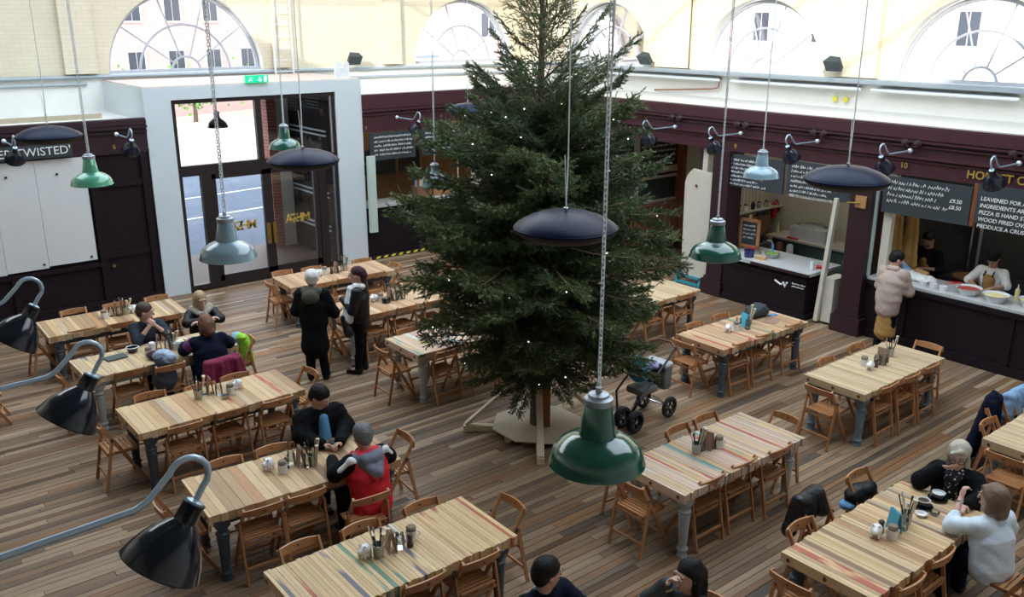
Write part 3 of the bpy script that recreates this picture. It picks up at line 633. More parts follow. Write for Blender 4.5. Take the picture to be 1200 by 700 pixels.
# alcove between the stalls with panelled chalkboards, pew and leaning board
al = MB(); al.bb((14.1, 14.0, 0), (16.5, 14.12, 3.45), 0); al.bb((16.38, 11.42, 0), (16.49, 14, 3.45), 1)
struct('wall_alcove', al, ['dark_interior', 'cream_paint'])
for nm, x0, x1, ob in (('left', 14.15, 14.78, 'narrow dark chalkboard high in the alcove left of the white mullion'), ('right', 14.95, 16.25, 'chalkboard with writing high in the alcove above the white sill')):
    q = tag(MB().bb((x0, 13.93, 1.98), (x1, 13.96, 2.70)).put('chalkboard', 'chalkboard'), ob, 'chalkboard')
    ln = MB(); [scribble(ln, x0+.06, x1-.1, 2.56-.12*j, .07, 300+j, lambda a, z: (a, 13.925, z)) for j in range(5)]; ln.put('chalk_writing', 'chalk', q, kind='stuff')
wf = MB()
for a, b in (((14.1, 1.84), (16.35, 1.98)), ((14.8, 1.16), (16.3, 1.22)), ((14.8, 1.72), (16.3, 1.78)), ((14.78, 1.2), (14.94, 2.75)), ((16.26, 1.2), (16.33, 2.75)), ((14.1, 2.70), (16.3, 2.76))): wf.bb((a[0], 13.90, a[1]), (b[0], 13.99, b[1]))
struct('trim_9', wf, 'cream_paint')
struct('trim_10', MB().bb((16.25, 13.75, 0), (16.42, 14, 3.4)), 'stain_wood')
tag(MB().bb((14.95, 13.95, 1.22), (16.25, 13.97, 1.72)).put('blank_chalkboard', 'chalkboard'), 'blank dark board below the white sill in the alcove', 'chalkboard')
pw = thing('pew', 'brown wooden panelled pew against the alcove wall', 'pew', (15.45, 13.62, 0))
MB().bb((-1.0, .18, .3), (1.0, .24, 1.12)).put('backrest', 'stain_wood', pw); MB().bb((-1.03, .15, 1.10), (1.03, .27, 1.15)).put('top_rail', 'stain_wood', pw)
MB().bb((-1.0, -.22, .42), (1.0, .18, .47)).put('seat', 'stain_wood', pw)
for k in range(5): MB().bb((-.98+k*.47, .15, .5), (-.91+k*.47, .18, 1.08)).put('stile', 'stain_wood', pw)
for s in (-1, 1): MB().bb((s*1.02-.03, -.26, 0), (s*1.02+.03, .24, .68)).put('side_panel', 'stain_wood', pw)
lb = thing('leaning_board', 'tall off-white board with clipped top corner standing in the alcove mouth', 'board', (13.98, 11.36, .22))
MB().prism([(-.33, 0), (.36, 0), (.36, 2.10), (.30, 2.14), (-.18, 2.18), (-.30, 2.05), (-.36, 1.9)][::-1], -.03, .03, M=Matrix(((0, 0, 1), (-1, 0, 0), (0, 1, 0)))).put('face_board', 'cream_paint', lb)
MB().bb((.02, -.46, .02), (.10, -.34, 2.12)).put('edge_board', 'cream_paint', lb)
MB().lathe([(0, .02), (.025, .02), (.03, 0)], 10, (-.035, .06, 1.86), Matrix.Rotation(-PI/2, 3, 'Y')).put('knob', 'brass', lb)
tr = thing('low_trestle', 'bright teal trestle under the tall off-white board', 'trestle', (14.0, 11.5, 0))
for a, b in (((-.05, -.3, .0), (.0, -.3, .26)), ((-.05, .3, 0), (.0, .3, .26)), ((-.05, -.3, .05), (-.05, .3, .05)), ((-.05, -.3, .2), (-.05, .3, .2))): MB().bar(a, b, .06, .05).put('rail', 'teal_paint', tr)
tag(MB().bb((16.3, 12.75, 2.0), (16.37, 13.3, 2.9)).put('poster', 'lilac'), 'lilac poster on the end wall of the alcove', 'poster')

# ------------------------------------------------------------ services along the walls
def pipe(name, label, pts, r, m='conduit', cat='pipe'): return tag(MB().tube(pts, r, 8).put(name, m, smooth=True), label, cat)
pipe('pipe', 'upper grey conduit along the left wall beneath the fan windows', [(-1, 19.75, 4.12), (9.0, 19.75, 4.08), (16.3, 19.75, 4.04)], .035)
pipe('pipe', 'lower grey conduit along the left wall above the stall roofs', [(-1, 19.76, 3.98), (5.0, 19.76, 3.96)], .03)
pipe('pipe', 'second conduit run on the left wall right of the porch', [(9.9, 19.76, 3.88), (16.3, 19.76, 3.84)], .03)
tk = MB()
tk.bb((16.28, -3, 4.05), (16.48, 19.0, 4.14)); tk.put('cable_tray', 'conduit'); tag(bpy.data.objects['cable_tray'], 'grey cable tray along the right wall below the fan windows', 'cable tray')
for k, (y0, y1) in enumerate(((-2, 2.3), (2.6, 6.4), (6.6, 9.3), (9.5, 12.6), (12.9, 17.0))):
    t = tag(MB().tube([(16.3, y0, 3.95), (16.3, y1, 3.95)], .03, 8).put('tube_lamp', 'enamel_white'), 'white fluorescent tube under the cable tray, %s' % ('beyond the right edge', 'rightmost in view', 'above the gap between booths', 'over the yellow discs stall', 'nearest the tree')[k], 'lamp', 'tube lamps under the cable tray')
    MB().bb((16.33, y0+.1, 3.93), (16.50, y1-.1, 3.99)).put('batten', 'conduit', t)
for yy, lab in ((10.13, 'left'), (9.9, 'right')): tag(MB().lathe([(0, 0), (.055, 0), (.055, .02), (0, .02)], 20, (16.46, yy, 3.72), Matrix.Rotation(-PI/2, 3, 'Y')).put('yellow_disc', 'stripe_yellow'), lab+' one of two yellow discs on the white right wall', 'disc')
pipe('rust_pipe', 'bent rusty pipe dropping down the white wall above the alcove', [(16.44, 13.0, 4.0), (16.42, 13.0, 3.78), (16.42, 13.2, 3.74), (16.42, 14.9, 3.62)], .018, 'rust')
for yy, q in ((13.9, 0), (9.45, 0)): tag(MB().tube([(16.42, yy, 9), (16.42, yy, 4.16)], .014, 6).put('cable', 'black_plastic'), 'thin dark cable down the right wall, %s' % ('left of the green bottle window' if yy > 12 else 'right of the floodlight'), 'cable')
def flood(loc, rz, label):
    t = thing('floodlight', label, 'floodlight', loc, rz)
    MB().prism([(-.17, 0), (.17, 0), (.13, .14), (-.10, .17)], -.12, .12, M=Matrix(((1, 0, 0), (0, .8, -.6), (0, .6, .8)))).put('housing', 'rucksack', t)
    MB().bar((0, .05, -.0), (0, .40 if rz else .35, -.06), .04, .02).put('bracket', 'rust', t)
flood((10.95, 19.45, 4.27), 0, 'grey floodlight tilted up on the left wall above the emergency light')
flood((16.1, 15.0, 4.30), R(-90), 'grey floodlight on the right wall beside the tree')
flood((16.1, 10.05, 4.36), R(-90), 'grey floodlight on a rusty bracket above the yellow discs')
el = thing('emergency_light', 'white emergency light box with two round heads on the porch corner', 'lamp', (9.47, 17.42, 4.02))
MB().box((0, 0, .11), (.30, .12, .22)).put('box', 'enamel_white', el)
for s in (-1, 1): MB().lathe([(0, -.03), (.06, -.03), (.07, .03), (0, .03)], 16, (s*.09, -.02, .28), Matrix.Rotation(PI/2, 3, 'X')).put('lamp_head', 'enamel_white', el)
ex = tag(MB().bb((7.27, 17.24, 4.02), (7.74, 17.30, 4.16)).put('exit_sign', 'exit_green'), 'green exit sign with running figure and arrow on the porch', 'sign')
MB().bar((7.56, 17.235, 4.13), (7.56, 17.235, 4.05), .015, .004).bar((7.52, 17.235, 4.08), (7.56, 17.235, 4.045), .012, .004).bar((7.60, 17.235, 4.08), (7.56, 17.235, 4.045), .012, .004).bb((7.65, 17.233, 4.04), (7.70, 17.237, 4.14)).bar((7.38, 17.235, 4.12), (7.36, 17.235, 4.08), .02, .004).bar((7.36, 17.235, 4.08), (7.32, 17.235, 4.045), .012, .004).bar((7.36, 17.235, 4.08), (7.40, 17.235, 4.05), .012, .004).bar((7.34, 17.235, 4.11), (7.42, 17.235, 4.10), .01, .004).put('pictogram', 'exit_white', ex)
ld = thing('ladder', 'white wall ladder beside the large left fan window', 'ladder', (9.2, 19.6, 3.95))
for dx in (-.22, .22): MB().bb((dx-.015, -.03, 0), (dx+.015, .0, 3.2 if dx > 0 else 1.35)).put('stile', 'enamel_white', ld)
for k in range(8): MB().tube([(-.22, -.015, .12+k*.26), (.22, -.015, .12+k*.26)], .009, 6).put('rung', 'enamel_white', ld)

# ------------------------------------------------------------ outside
gd = MB(); gd.bb((-40, 20.3, -.3), (90, 120, -.12)); struct('ground', gd, 'asphalt')
rd = MB(); rd.bb((-40, 33.5, -.12), (90, 110, -.10)); struct('pavement', rd, 'paving')
pk = MB()
for a, b in (((9, 27.6), (20, 29.3)), ((13.5, 28.2), (16.5, 29.6)), ((16.5, 29.6), (17.5, 28.6)), ((8, 24.6), (15, 25.6))): pk.bar((a[0], a[1], -.115), (b[0], b[1], -.115), .09, .02)
tag(pk.put('road_markings', 'paint_line'), 'white parking bay lines on the road outside the doors', 'road marking')
def facade(name, label, x0, y0, x1, y1, h, m, nw, nf, cat='building', mw='dark_window', zb=1.0):
    t = thing(name, label, cat, ((x0+x1)/2, (y0+y1)/2, -.1)); L = math.hypot(x1-x0, y1-y0); a = math.atan2(y1-y0, x1-x0); t.rotation_euler[2] = a
    MB().bb((-L/2, 0, 0), (L/2, 6, h)).put('wall', m, t); MB().bb((-L/2-.2, -.25, h), (L/2+.2, 6, h+.3)).put('cornice', 'stone_pale', t)
    for j in range(nf):
        for i in range(nw):
            cx = -L/2+(i+.5)*L/nw; z = zb+j*3.1
            q = MB().bb((cx-.62, -.06, z), (cx+.62, 0, z+1.7)).put('window', 'stone_pale', t)
            MB().bb((cx-.5, -.08, z+.1), (cx-.03, -.05, z+1.6)).bb((cx+.03, -.08, z+.1), (cx+.5, -.05, z+1.6)).put('pane', mw, q)
facade('brick_building', 'red brick building seen through the large left fan window', 2, 46, 34, 58, 12, 'red_brick', 13, 3, zb=2.0)
facade('brick_house', 'red brick house seen through the second fan window', 36, 50, 62, 40, 11, 'red_brick', 7, 3)
facade('right_building', 'pale rendered building outside the right hand fan windows', 44, 34, 40, -14, 12, 'stone_pale', 12, 3)
tag(MB().bar((6, 39.2, .4), (60, 39.2, .4), .4, 1.0).put('low_wall', 'stone_pale'), 'long low wall across the square outside', 'wall')
for k, (x_, y_) in enumerate(((16.2, 45), (12.5, 45), (21.0, 46), (24.5, 48.5))):
    t = thing('tree', 'small leafy street tree outside, %s' % ('seen beside the hanging lamp', 'second from the left', 'third from the left', 'furthest right')[k], 'tree', (x_, y_, -.1), group='street trees in the square')
    MB().tube([(0, 0, 0), (.05, 0, 1.0), (0, .05, 1.9)], [.14, .1, .07], 8).put('trunk', 'bark', t)
    r_ = random.Random(k); cr = MB()
    for j in range(420):
        p = Vector((r_.gauss(0, .75), r_.gauss(0, .75), 2.0+r_.gauss(0, .45))); q = Vector((r_.gauss(0, 1), r_.gauss(0, 1), r_.gauss(0, 1))).normalized(); s = q.orthogonal().normalized()*.13; u = q*.2
        cr.add([p, p+s+u*.5, p+u, p-s+u*.5], [(0, 1, 2, 3)])
    cr.put('leaves', 'leaf', t, kind='stuff')
# ------------------------------------------------------------ tables
# name: centre, turn, board set, board widths, leg paint, how the labels call it
TABLES = {
 'T1': (3.53, 14.24, -1.3, 'mix', (.055, .09), 'leg_slate', 'table by the white shutter'),
 'T2': (3.52, 12.24, 1.1, 'pale', (.045, .08), 'leg_pale', 'table crowded with shopping'),
 'T3': (3.53, 10.18, 0, 'mix', (.06, .11), 'leg_slate', 'table behind the black jacket man'),
 'T4': (3.50, 7.90, -3.6, 'mix', (.05, .11), 'leg_slate', 'red jacket person\'s table'),
 'T5': (3.50, 5.94, -.7, 'strk', (.025, .05), 'leg_slate', 'red-streaked table at bottom centre'),
 'T6': (7.43, 14.33, -3.4, 'brn', (.07, .10), 'leg_slate', 'table nearest the glass doors'),
 'T7': (7.33, 10.3, 0, 'pink', (.07, .12), 'leg_pale', 'bare table left of the tree'),
 'T8': (7.33, 12.28, 0, 'brn', (.06, .09), 'leg_pale', 'table behind the beanie woman'),
 'T9': (10.86, 9.92, 0, 'pale', (.07, .10), 'leg_slate', 'table right behind the tree'),
 'T10': (10.80, 7.77, -.5, 'brn', (.035, .06), 'leg_slate', 'table with the dark rucksack'),
 'T11': (7.25, 5.45, .3, 'pink', (.028, .05), 'leg_pale', 'table beside the green lamp'),
 'T12': (10.91, 5.68, 0, 'pale', (.03, .05), 'leg_bluegrey', 'table near the pizza counter'),
 'T13': (7.17, 3.40, 0, 'mix', (.035, .07), 'leg_slate', 'two coffee women\'s table'),
 'T14': (10.82, 3.33, 0, 'pale', (.05, .08), 'leg_bluegrey', 'table cut by the right edge'),
 'T15': (3.45, 3.72, 0, 'mix', (.05, .09), 'leg_slate', 'table below the picture')}
PAINT = {'T5': .34, 'T11': .26, 'T2': .22, 'T7': .10, 'T13': .06, 'T3': .06, 'T10': .04}
TLBL = {'T1': 'long planked table against the left stall, by the white shutter', 'T2': 'planked table with pale grey legs, crowded with shopping and three diners', 'T3': 'empty planked table with cutlery pot behind the black jacket man', 'T4': 'broad-boarded table where the red jacket person sits', 'T5': 'pale table streaked red, navy and green at bottom centre', 'T6': 'planked table nearest the glass doors', 'T7': 'bare planked table with turned white legs left of the tree', 'T8': 'planked table with pale legs behind the woman in the beanie', 'T9': 'pale planked table mostly hidden right behind the tree', 'T10': 'planked table carrying the dark rucksack and blue menu', 'T11': 'pink-streaked planked table with white turned leg beside the big green lamp', 'T12': 'pale planked table with blue-grey legs near the pizza counter', 'T13': 'striped planked table where two women drink coffee', 'T14': 'planked table cut off by the right picture edge', 'T15': 'planked table below the picture bottom, by the dark-haired pair'}
legm = {}
LP = [(.045, 0), (.038, .03), (.036, .05), (.046, .07), (.046, .085), (.036, .10), (.034, .12), (.040, .30), (.046, .44), (.048, .47), (.040, .485), (.052, .50), (.052, .515), (.038, .53), (.036, .55), (.052, .575), (.055, .60), (.055, .61), (0, .61)]
LP = [(a*1.3, b) for a, b in LP]
for m in ('leg_slate', 'leg_pale', 'leg_bluegrey'):
    mb = MB().lathe(LP, 16); mb.bb((-.065, -.065, .60), (.065, .065, .69)); legm[m] = mb.mesh('leg', m, True)
plug = MB().lathe([(0, 0), (.019, 0), (.019, .006), (0, .006)], 10, M=Matrix.Rotation(-PI/2, 3, 'Y')).mesh('bolt_plug', 'bolt_dark')
W_, L_ = .88, 2.04
for k, (cx, cy, a, bs, (w0, w1), lm, tn) in TABLES.items():
    rr = random.Random(k); t = thing('dining_table', TLBL[k], 'table', (cx, cy, 0), R(a), 'planked dining tables')
    x = -L_/2; end = True
    while x < L_/2-.004:
        wd = rr.uniform(w0, w1)
        if end: wd = .035
        if L_/2-(x+wd) < w0*.6: wd = L_/2-x
        m = 'board_'+bs
        if not end and rr.random() < PAINT.get(k, 0): m = 'board_'+rr.choice(['red', 'red', 'navy', 'green', 'teal', 'white', 'red'])
        j0, j1 = (0, 0) if end else (rr.uniform(-.012, .008), rr.uniform(-.012, .008)); th = .095 if end else rr.uniform(.07, .10)
        o = obj('board', unit(m), t, (x+wd/2, (j1-j0)/2, .77-th/2+rr.uniform(-.0015, .0015)), scale=(wd-.003, W_+j0+j1, th)); x += wd; end = False
    for y in (-.36, 0, .36): obj('bolt_plug', plug, t, (-L_/2-.005, y, .725))
    ap = MB()
    for s in (-1, 1): ap.bb((-.88, s*.34-.014, .60), (.88, s*.34+.014, .69)); ap.bb((s*.88-.014, -.34, .60), (s*.88+.014, .34, .69))
    ap.put('apron', lm, t)
    for sx in (-1, 1):
        for sy in (-1, 1): obj('leg', legm[lm], t, (sx*.88, sy*.34, 0))

# ------------------------------------------------------------ folding chairs
CW = 'chair_wood'
def up(z): return -.22+(.79-z)*(.43/.79)          # y of the long leg at height z
def mk_long():
    mb = MB(); mb.bar((0, up(.80), .80), (0, up(.005), .005), .022, .036); return mb.mesh('long_leg', CW)
def mk_back():
    mb = MB(); n = 10; pts = []
    for i in range(n+1):
        u = -1+2*i/n; pts.append((u*.205, -.228-.035*(1-u*u)))
    for z0, z1, tk_ in ((.715, .80, .018),):
        vs = []; fs = []
        for (x, y) in pts:
            lean = .012
            e = .012*(abs(x)/.205)**2
            vs += [(x, y-tk_/2, z1-e), (x, y+tk_/2, z1-e), (x, y+tk_/2+lean, z0+e), (x, y-tk_/2+lean, z0+e)]
        for i in range(n):
            o = 4*i
            for q in range(4): fs.append((o+q, o+4+q, o+4+(q+1) % 4, o+(q+1) % 4))
        fs += [(3, 2, 1, 0), (4*n, 4*n+1, 4*n+2, 4*n+3)]
        mb.add(vs, fs)
    return mb.mesh('backrest', CW)
def mk_rear():
    mb = MB(); mb.bar((0, -.13, .625), (0, -.25, .005), .020, .034); return mb.mesh('rear_leg', CW)
def cylx(a, b, r): return MB().tube([a, b], r, 8)
meshes = dict(back=mk_back(), long=mk_long(), rear=mk_rear(),
    slat=MB().box((0, 0, 0), (.36, .030, .013)).mesh('seat_slat', CW), side=MB().bar((0, -.19, .435), (0, .15, .435), .018, .03).mesh('seat_rail', CW),
    rail=MB().box((0, 0, 0), (.40, .016, .026)).mesh('rail', CW), hinge=MB().tube([(-.022, 0, 0), (.022, 0, 0)], .019, 8).mesh('hinge', 'black_plastic'),
    hole=MB().lathe([(0, 0), (.011, 0), (.011, .004), (0, .004)], 8, M=Matrix.Rotation(PI/2, 3, 'X')).mesh('peg_hole', 'bolt_dark'))
def make_chair():
    t = thing('folding_chair', 'x', 'chair')
    obj('backrest', meshes['back'], t); obj('peg_hole', meshes['hole'], t, (0, -.268, .76)); obj('peg_hole', meshes['hole'], t, (0, -.243, .76))
    for s in (-1, 1):
        obj('long_leg', meshes['long'], t, (s*.185, 0, 0)); obj('rear_leg', meshes['rear'], t, (s*.212, 0, 0)); obj('seat_rail', meshes['side'], t, (s*.160, 0, 0)); obj('hinge', meshes['hinge'], t, (s*.20, -.128, .615))
    for i in range(8): obj('seat_slat', meshes['slat'], t, (0, -.175+i*.0445, .455))
    obj('rear_rail', meshes['rail'], t, (0, -.172, .40)); obj('rear_rail', meshes['rail'], t, (0, -.218, .16)); obj('front_rail', meshes['rail'], t, (0, up(.14), .14), scale=(.9, 1, 1))
    return t
CH0 = make_chair(); CH_USED = [False]
def chair(x, y, rz, label, grp='folding chairs round the tables'):
    if not CH_USED[0]: c = CH0; CH_USED[0] = True
    else: c = clone(CH0)
    c.location = (x, y, 0); c.rotation_euler = (0, 0, rz); c['label'] = label; c['category'] = 'chair'; c['group'] = grp; return c
ORD = {1: [''], 2: ['first', 'last'], 3: ['first', 'middle', 'last'], 4: ['first', 'second', 'third', 'last']}
SEATS = {
 'T1': dict(n=[(-.55, -.40), (0, -.42), (.62, -.5)], l=[(-1.24, .03)], f=[(-.42, .72), (.2, .66), (.85, .66)]),
 'T2': dict(n=[(-.5, -.5), (-.02, -.66), (.5, -.98)], r=[(1.27, -.24)], f=[(.12, 1.0), (.95, 1.16)], l=[(-1.28, -.05)]),
 'T3': dict(n=[(-.53, -.57), (.04, -.5), (.6, -.56)], f=[(-.57, .62), (.02, .5), (.5, .55)], r=[(1.36, .05)], l=[(-1.33, .12)]),
 'T4': dict(n=[(-.54, -.57), (-.10, -.57), (.40, -.98)], f=[(-.53, .6), (-.01, .6), (.62, 1.10)], r=[(1.32, 0)], l=[(-1.35, .04)]),
 'T5': dict(n=[(-.6, -.55), (-.01, -.52), (.54, -.55)], f=[(-.6, .64), (-.03, .58), (.62, .56)], r=[(1.35, .04)]),
 'T6': dict(n=[(-.44, -.5), (.05, -.46), (.6, -.45)], l=[(-1.24, .04)], f=[(-.75, .66), (-.2, .6), (.83, .6)], r=[(1.23, -.09)]),
 'T8': dict(n=[(-.5, -.5), (.05, -.49), (.62, -.5)], l=[(-1.31, -.1)], f=[(-.61, .64), (0, .6)]),
 'T7': dict(n=[(-.60, -.58), (0, -.6), (.55, -.55)], l=[(-1.32, .05)], f=[(-.57, .56), (.1, .56)]),
 'T9': dict(n=[(-.15, -.5), (.58, -.5)], l=[(-1.3, 0)]),
 'T10': dict(n=[(-.56, -.42), (0, -.41), (.73, -.4)], l=[(-1.25, .12)], f=[(-.48, .58), (.17, .6)]),
 'T11': dict(n=[(-.54, -.41), (0, -.4), (.56, -.45)], l=[(-1.28, .08)], f=[(-.75, .72), (.08, .62), (.56, .62)], r=[(1.33, .01)]),
 'T12': dict(n=[(-.53, -.5), (.02, -.51), (.55, -.5)], l=[(-1.33, .01)], f=[(-.35, .56), (.46, .6)], r=[(1.36, -.05)]),
 'T13': dict(n=[(-.56, -.53), (.02, -.50), (.62, -1.12)], l=[(-1.35, .12)], f=[(-.52, .6), (-.03, .80), (.78, .80)], r=[(1.72, .12)]),
 'T14': dict(n=[(-.5, -.5)], l=[(-1.31, .07)], f=[(-.55, .6), (-.04, .76), (.46, .70)]),
 'T15': dict(f=[(.45, .98)], r=[(1.72, 0)])}
CHAIR = {}
for k, d in SEATS.items():
    cx, cy, a, *_r, tn = TABLES[k]; a = R(a)
    for s, l in d.items():
        for i, (u, v) in enumerate(l):
            if s == 'n': v += .235; rz = 0
            elif s == 'f': v -= .235; rz = PI
            elif s == 'l': u += .235; rz = -PI/2
            else: u -= .235; rz = PI/2
            x = cx+u*math.cos(a)-v*math.sin(a); y = cy+u*math.sin(a)+v*math.cos(a)
            o = ORD[len(l)][i]
            side = {'n': 'near side', 'f': 'far side', 'l': 'left end', 'r': 'right end'}[s]
            if s in 'nf': lab = 'wooden folding chair, %son the %s, %s' % (o+' from left ' if o else '', side, tn)
            else: lab = 'wooden folding chair at the %s of the %s' % (side, tn)
            CHAIR[k+s+str(i)] = chair(x, y, rz+a+random.uniform(-.04, .04), lab)
extra = chair(.98+.55, 13.0, R(-98), 'wooden folding chair standing apart behind the second hook lamp')

# ------------------------------------------------------------ lamps hanging on chains, black saucers, hook lamps
def pendant(x, y, z, m, label, D=.4, tilt=0, small=False):
    t = thing('pendant_lamp', label, 'lamp', (x, y, z), 0, 'enamel pendant lamps')
    s = D/.4
    pr = [(.2, .0), (.204, .003), (.202, .008), (.197, .025), (.192, .045), (.184, .062), (.165, .084), (.135, .104), (.105, .118), (.085, .124), (.078, .130), (.074, .15), (.056, .262), (.050, .268), (0, .268)]
    if small: pr = [(.2, 0), (.203, .004), (.19, .05), (.165, .10), (.12, .14), (.08, .165), (.055, .20), (.045, .27), (0, .27)]
    MB().lathe([(r*s, q*s) for r, q in pr], 40).put('shade', m, t, smooth=True)
    zt = pr[-1][1]*s
    MB().lathe([(.19*s, .008*s), (.16*s, .06*s), (.10*s, .095*s), (.05*s, .13*s), (0, .13*s)], 32).put('shade_lining', 'enamel_white', t, smooth=True)
    MB().lathe([(.055*s, zt-.005), (.06*s, zt), (.06*s, zt+.025*s), (.045*s, zt+.032*s), (.042*s, zt+.042*s), (.015*s, zt+.05*s), (.012*s, zt+.07*s), (0, zt+.07*s)], 24).put('collar', 'collar_zinc', t, smooth=True)
    MB().lathe([(0, .05*s), (.025*s, .06*s), (.03*s, .085*s), (.02*s, .12*s), (0, .13*s)], 12).put('bulb', 'porcelain', t, smooth=True)
    ch = MB(); zc = zt+.07*s; top = 9.0-z; q = zc; i = 0; big = D > .3
    lim = zc+2.0
    while q < lim:
        a = (i % 2)*PI/2; l = .026; w2 = .007; c, sn = math.cos(a)*w2, math.sin(a)*w2
        ch.tube([(c, sn, q), (c, sn, q+l), (-c, -sn, q+l), (-c, -sn, q), (c, sn, q)], .0028, 4, caps=False); q += l-.005; i += 1
    ch.tube([(0, 0, q), (0, 0, top)], .005, 5)
    ch.put('chain', 'chain', t, kind='stuff')
    MB().tube([(.016, .01, zc), (.018, .01, zc+1), (.014, -.01, zc+2.2), (.018, .008, top)], .0035, 5).put('flex', 'enamel_white', t)
    return t
pendant(2.41, 2.41, 3.45, 'enamel_green', 'large dark green enamel pendant lamp hanging nearest, at bottom centre')
pendant(2.36, 6.17, 3.57, 'enamel_grey', 'pale blue-grey enamel pendant lamp in front of the glass doors')
pendant(5.57, 4.33, 3.43, 'enamel_green', 'dark green enamel pendant lamp in front of the meat counter')
pendant(2.39, 9.76, 3.6, 'enamel_mint', 'mint green enamel pendant lamp in front of the white shutter')
pendant(5.05, 10.9, 3.62, 'enamel_green', 'small green enamel pendant lamp behind a black saucer at the doors')
pendant(6.35, 9.4, 3.20, 'enamel_grey', 'blue-grey bell pendant lamp hanging at the left edge of the tree', .37, small=True)
pendant(8.65, 6.16, 3.50, 'enamel_grey', 'small pale grey pendant lamp before the meat price board', .40)
pendant(7.15, 18.6, 3.05, 'enamel_black', 'black lamp shape in the porch, added for a reflection in the upper pane', .42, small=True)  # dark lamp added behind the pane in place of a reflected one
def saucer(x, y, z, label, D=.8):
    t = thing('saucer_lamp', label, 'lamp', (x, y, z), 0, 'black saucer lamps'); r = D/2
    MB().lathe([(0, .125), (.10, .122), (.20, .105), (.29, .074), (.35, .042), (.385, .018), (.398, .004), (.40, -.006)], 56).put('upper_shell', 'saucer_black', t, smooth=True)
    MB().lathe([(.40, -.006), (.398, -.022), (.385, -.04), (.35, -.062), (.30, -.085), (.2, -.10), (0, -.105)], 56).put('lower_shell', 'saucer_under', t, smooth=True)
    MB().lathe([(.397, .006), (.4035, .0), (.4035, -.012), (.397, -.018)], 56).put('rim', 'saucer_black', t, smooth=True)
    MB().lathe([(0, .12), (.02, .125), (.02, .15), (0, .155)], 12).put('hook', 'steel', t)
    MB().tube([(0, 0, .14), (.012, 0, .5), (.012, 0, 8.9-z)], .006, 6).tube([(0, 0, .14), (-.022, 0, .55)], .004, 5).put('cord', 'chain', t, kind='stuff')
    return t
saucer(4.57, 4.99, 3.70, 'large black saucer lamp hanging before the middle of the tree')
saucer(7.87, 4.63, 3.77, 'large black saucer lamp before the meat and pizza boards')
saucer(4.55, 9.37, 3.70, 'black saucer lamp in front of the glass doors')
saucer(2.71, 12.88, 3.77, 'black saucer lamp above the TWISTED board at far left')
saucer(10.1, 13.8, 3.60, 'black saucer lamp by the gold letters JACK, half behind the tree')
for q in (v for v in bpy.data.objects if v.name.startswith('saucer_lamp') and v.parent is None): pass

def hook_lamp(loc, rz, label, k=0):
    """arm points along local +x away from the wall"""
    t = thing('hook_lamp', label, 'lamp', loc, rz, 'galvanised hook arm lamps')
    P3 = [(0, 0, 0), (.62, 0, .0)] if k == 0 else [(-.115-loc[0], 0, -.03), (.45, 0, .0)]
    kx, kz = P3[1][0], P3[1][2]
    P3 += [(kx+.05, 0, kz+.02), (kx+.14, 0, kz+.105)]
    cx_, cz_ = kx+.205, kz+.07
    if k == 0: P3 += [(kx+.16, 0, kz+.13)]; cx_, cz_ = kx+.235, kz+.10
    for i in range(9):
        a = R(140)-R(190)*i/8; P3.append((cx_+.075*math.cos(a), 0, cz_+.075*math.sin(a)))
    e = P3[-1]; ax = Vector((-.55, 0, -.85)).normalized(); P3.append((e[0]+ax.x*.07, 0, e[2]+ax.z*.07)); e = P3[-1]
    MB().tube(P3, .013, 10).put('arm', 'galvanised', t, smooth=True)
    ax = Vector((-.52, 0, -.72)).normalized(); z_ = -ax; x_ = Vector((0, 1, 0)); y_ = z_.cross(x_)
    M = Matrix((x_, y_, z_)).transposed()
    pr = [(.155, -.27), (.158, -.265), (.155, -.255), (.14, -.21), (.118, -.165), (.088, -.12), (.060, -.09), (.045, -.075), (.042, -.01), (.045, 0), (0, 0)]
    MB().lathe(pr, 32, e, M).put('shade', 'enamel_black', t, smooth=True)
    MB().lathe([(.15, -.262), (.11, -.17), (.05, -.1), (0, -.095)], 24, e, M).put('shade_lining', 'enamel_white', t, smooth=True)
    MB().lathe([(.030, -.012), (.034, -.004), (.034, .008), (.016, .016), (0, .016)], 16, e, M).put('collar', 'galvanised', t, smooth=True)
    if k == 0: MB().lathe([(0, -.045), (.03, -.03), (.04, 0), (.03, .03), (0, .045)], 16, M=Matrix.Rotation(PI/2, 3, 'Y')).put('wall_mount', 'chain', t, smooth=True)
    return t
# near gallery side: three long arms reaching in from the left
hook_lamp((.30, 3.10, 3.515), 0, 'black hook lamp on long galvanised arm, lowest of three at left', 1)
hook_lamp((.38, 4.80, 3.47), 0, 'black hook lamp on long galvanised arm, middle of three at left', 1)
hook_lamp((.42, 6.30, 3.47), 0, 'black hook lamp at the left edge, highest of three long-armed ones', 1)
HB = ['just left of the tree, on the left wall']
for (x, y, z, rz, lab) in ((2.92, 17.22, 3.24, -90, 'wall hook lamp over the TWISTED board at far left'), (4.74, 17.22, 3.22, -90, 'hook lamp right of the gold six, by the porch'), (10.67, 17.22, 3.15, -90, 'hook lamp between the gold seven and JACK'), (12.9, 17.22, 3.15, -90, 'hook lamp half hidden by the tree, right of JACK'),
    (13.92, 13.6, 3.16, 180, 'hook lamp on the right fascia just emerging from the tree'), (13.92, 12.04, 3.18, 180, 'hook lamp before the alcove chalkboard'), (13.92, 10.44, 3.20, 180, 'hook lamp next to the small gold nine, over the pier'), (13.92, 8.82, 3.22, 180, 'hook lamp over the two meat boards'), (13.92, 7.15, 3.24, 180, 'hook lamp left of the gold ten, over the purple pier'), (13.92, 5.50, 3.24, 180, 'hook lamp covering the gold letters at far right')):
    hook_lamp((x, y, z), R(rz), 'black '+lab, 0)
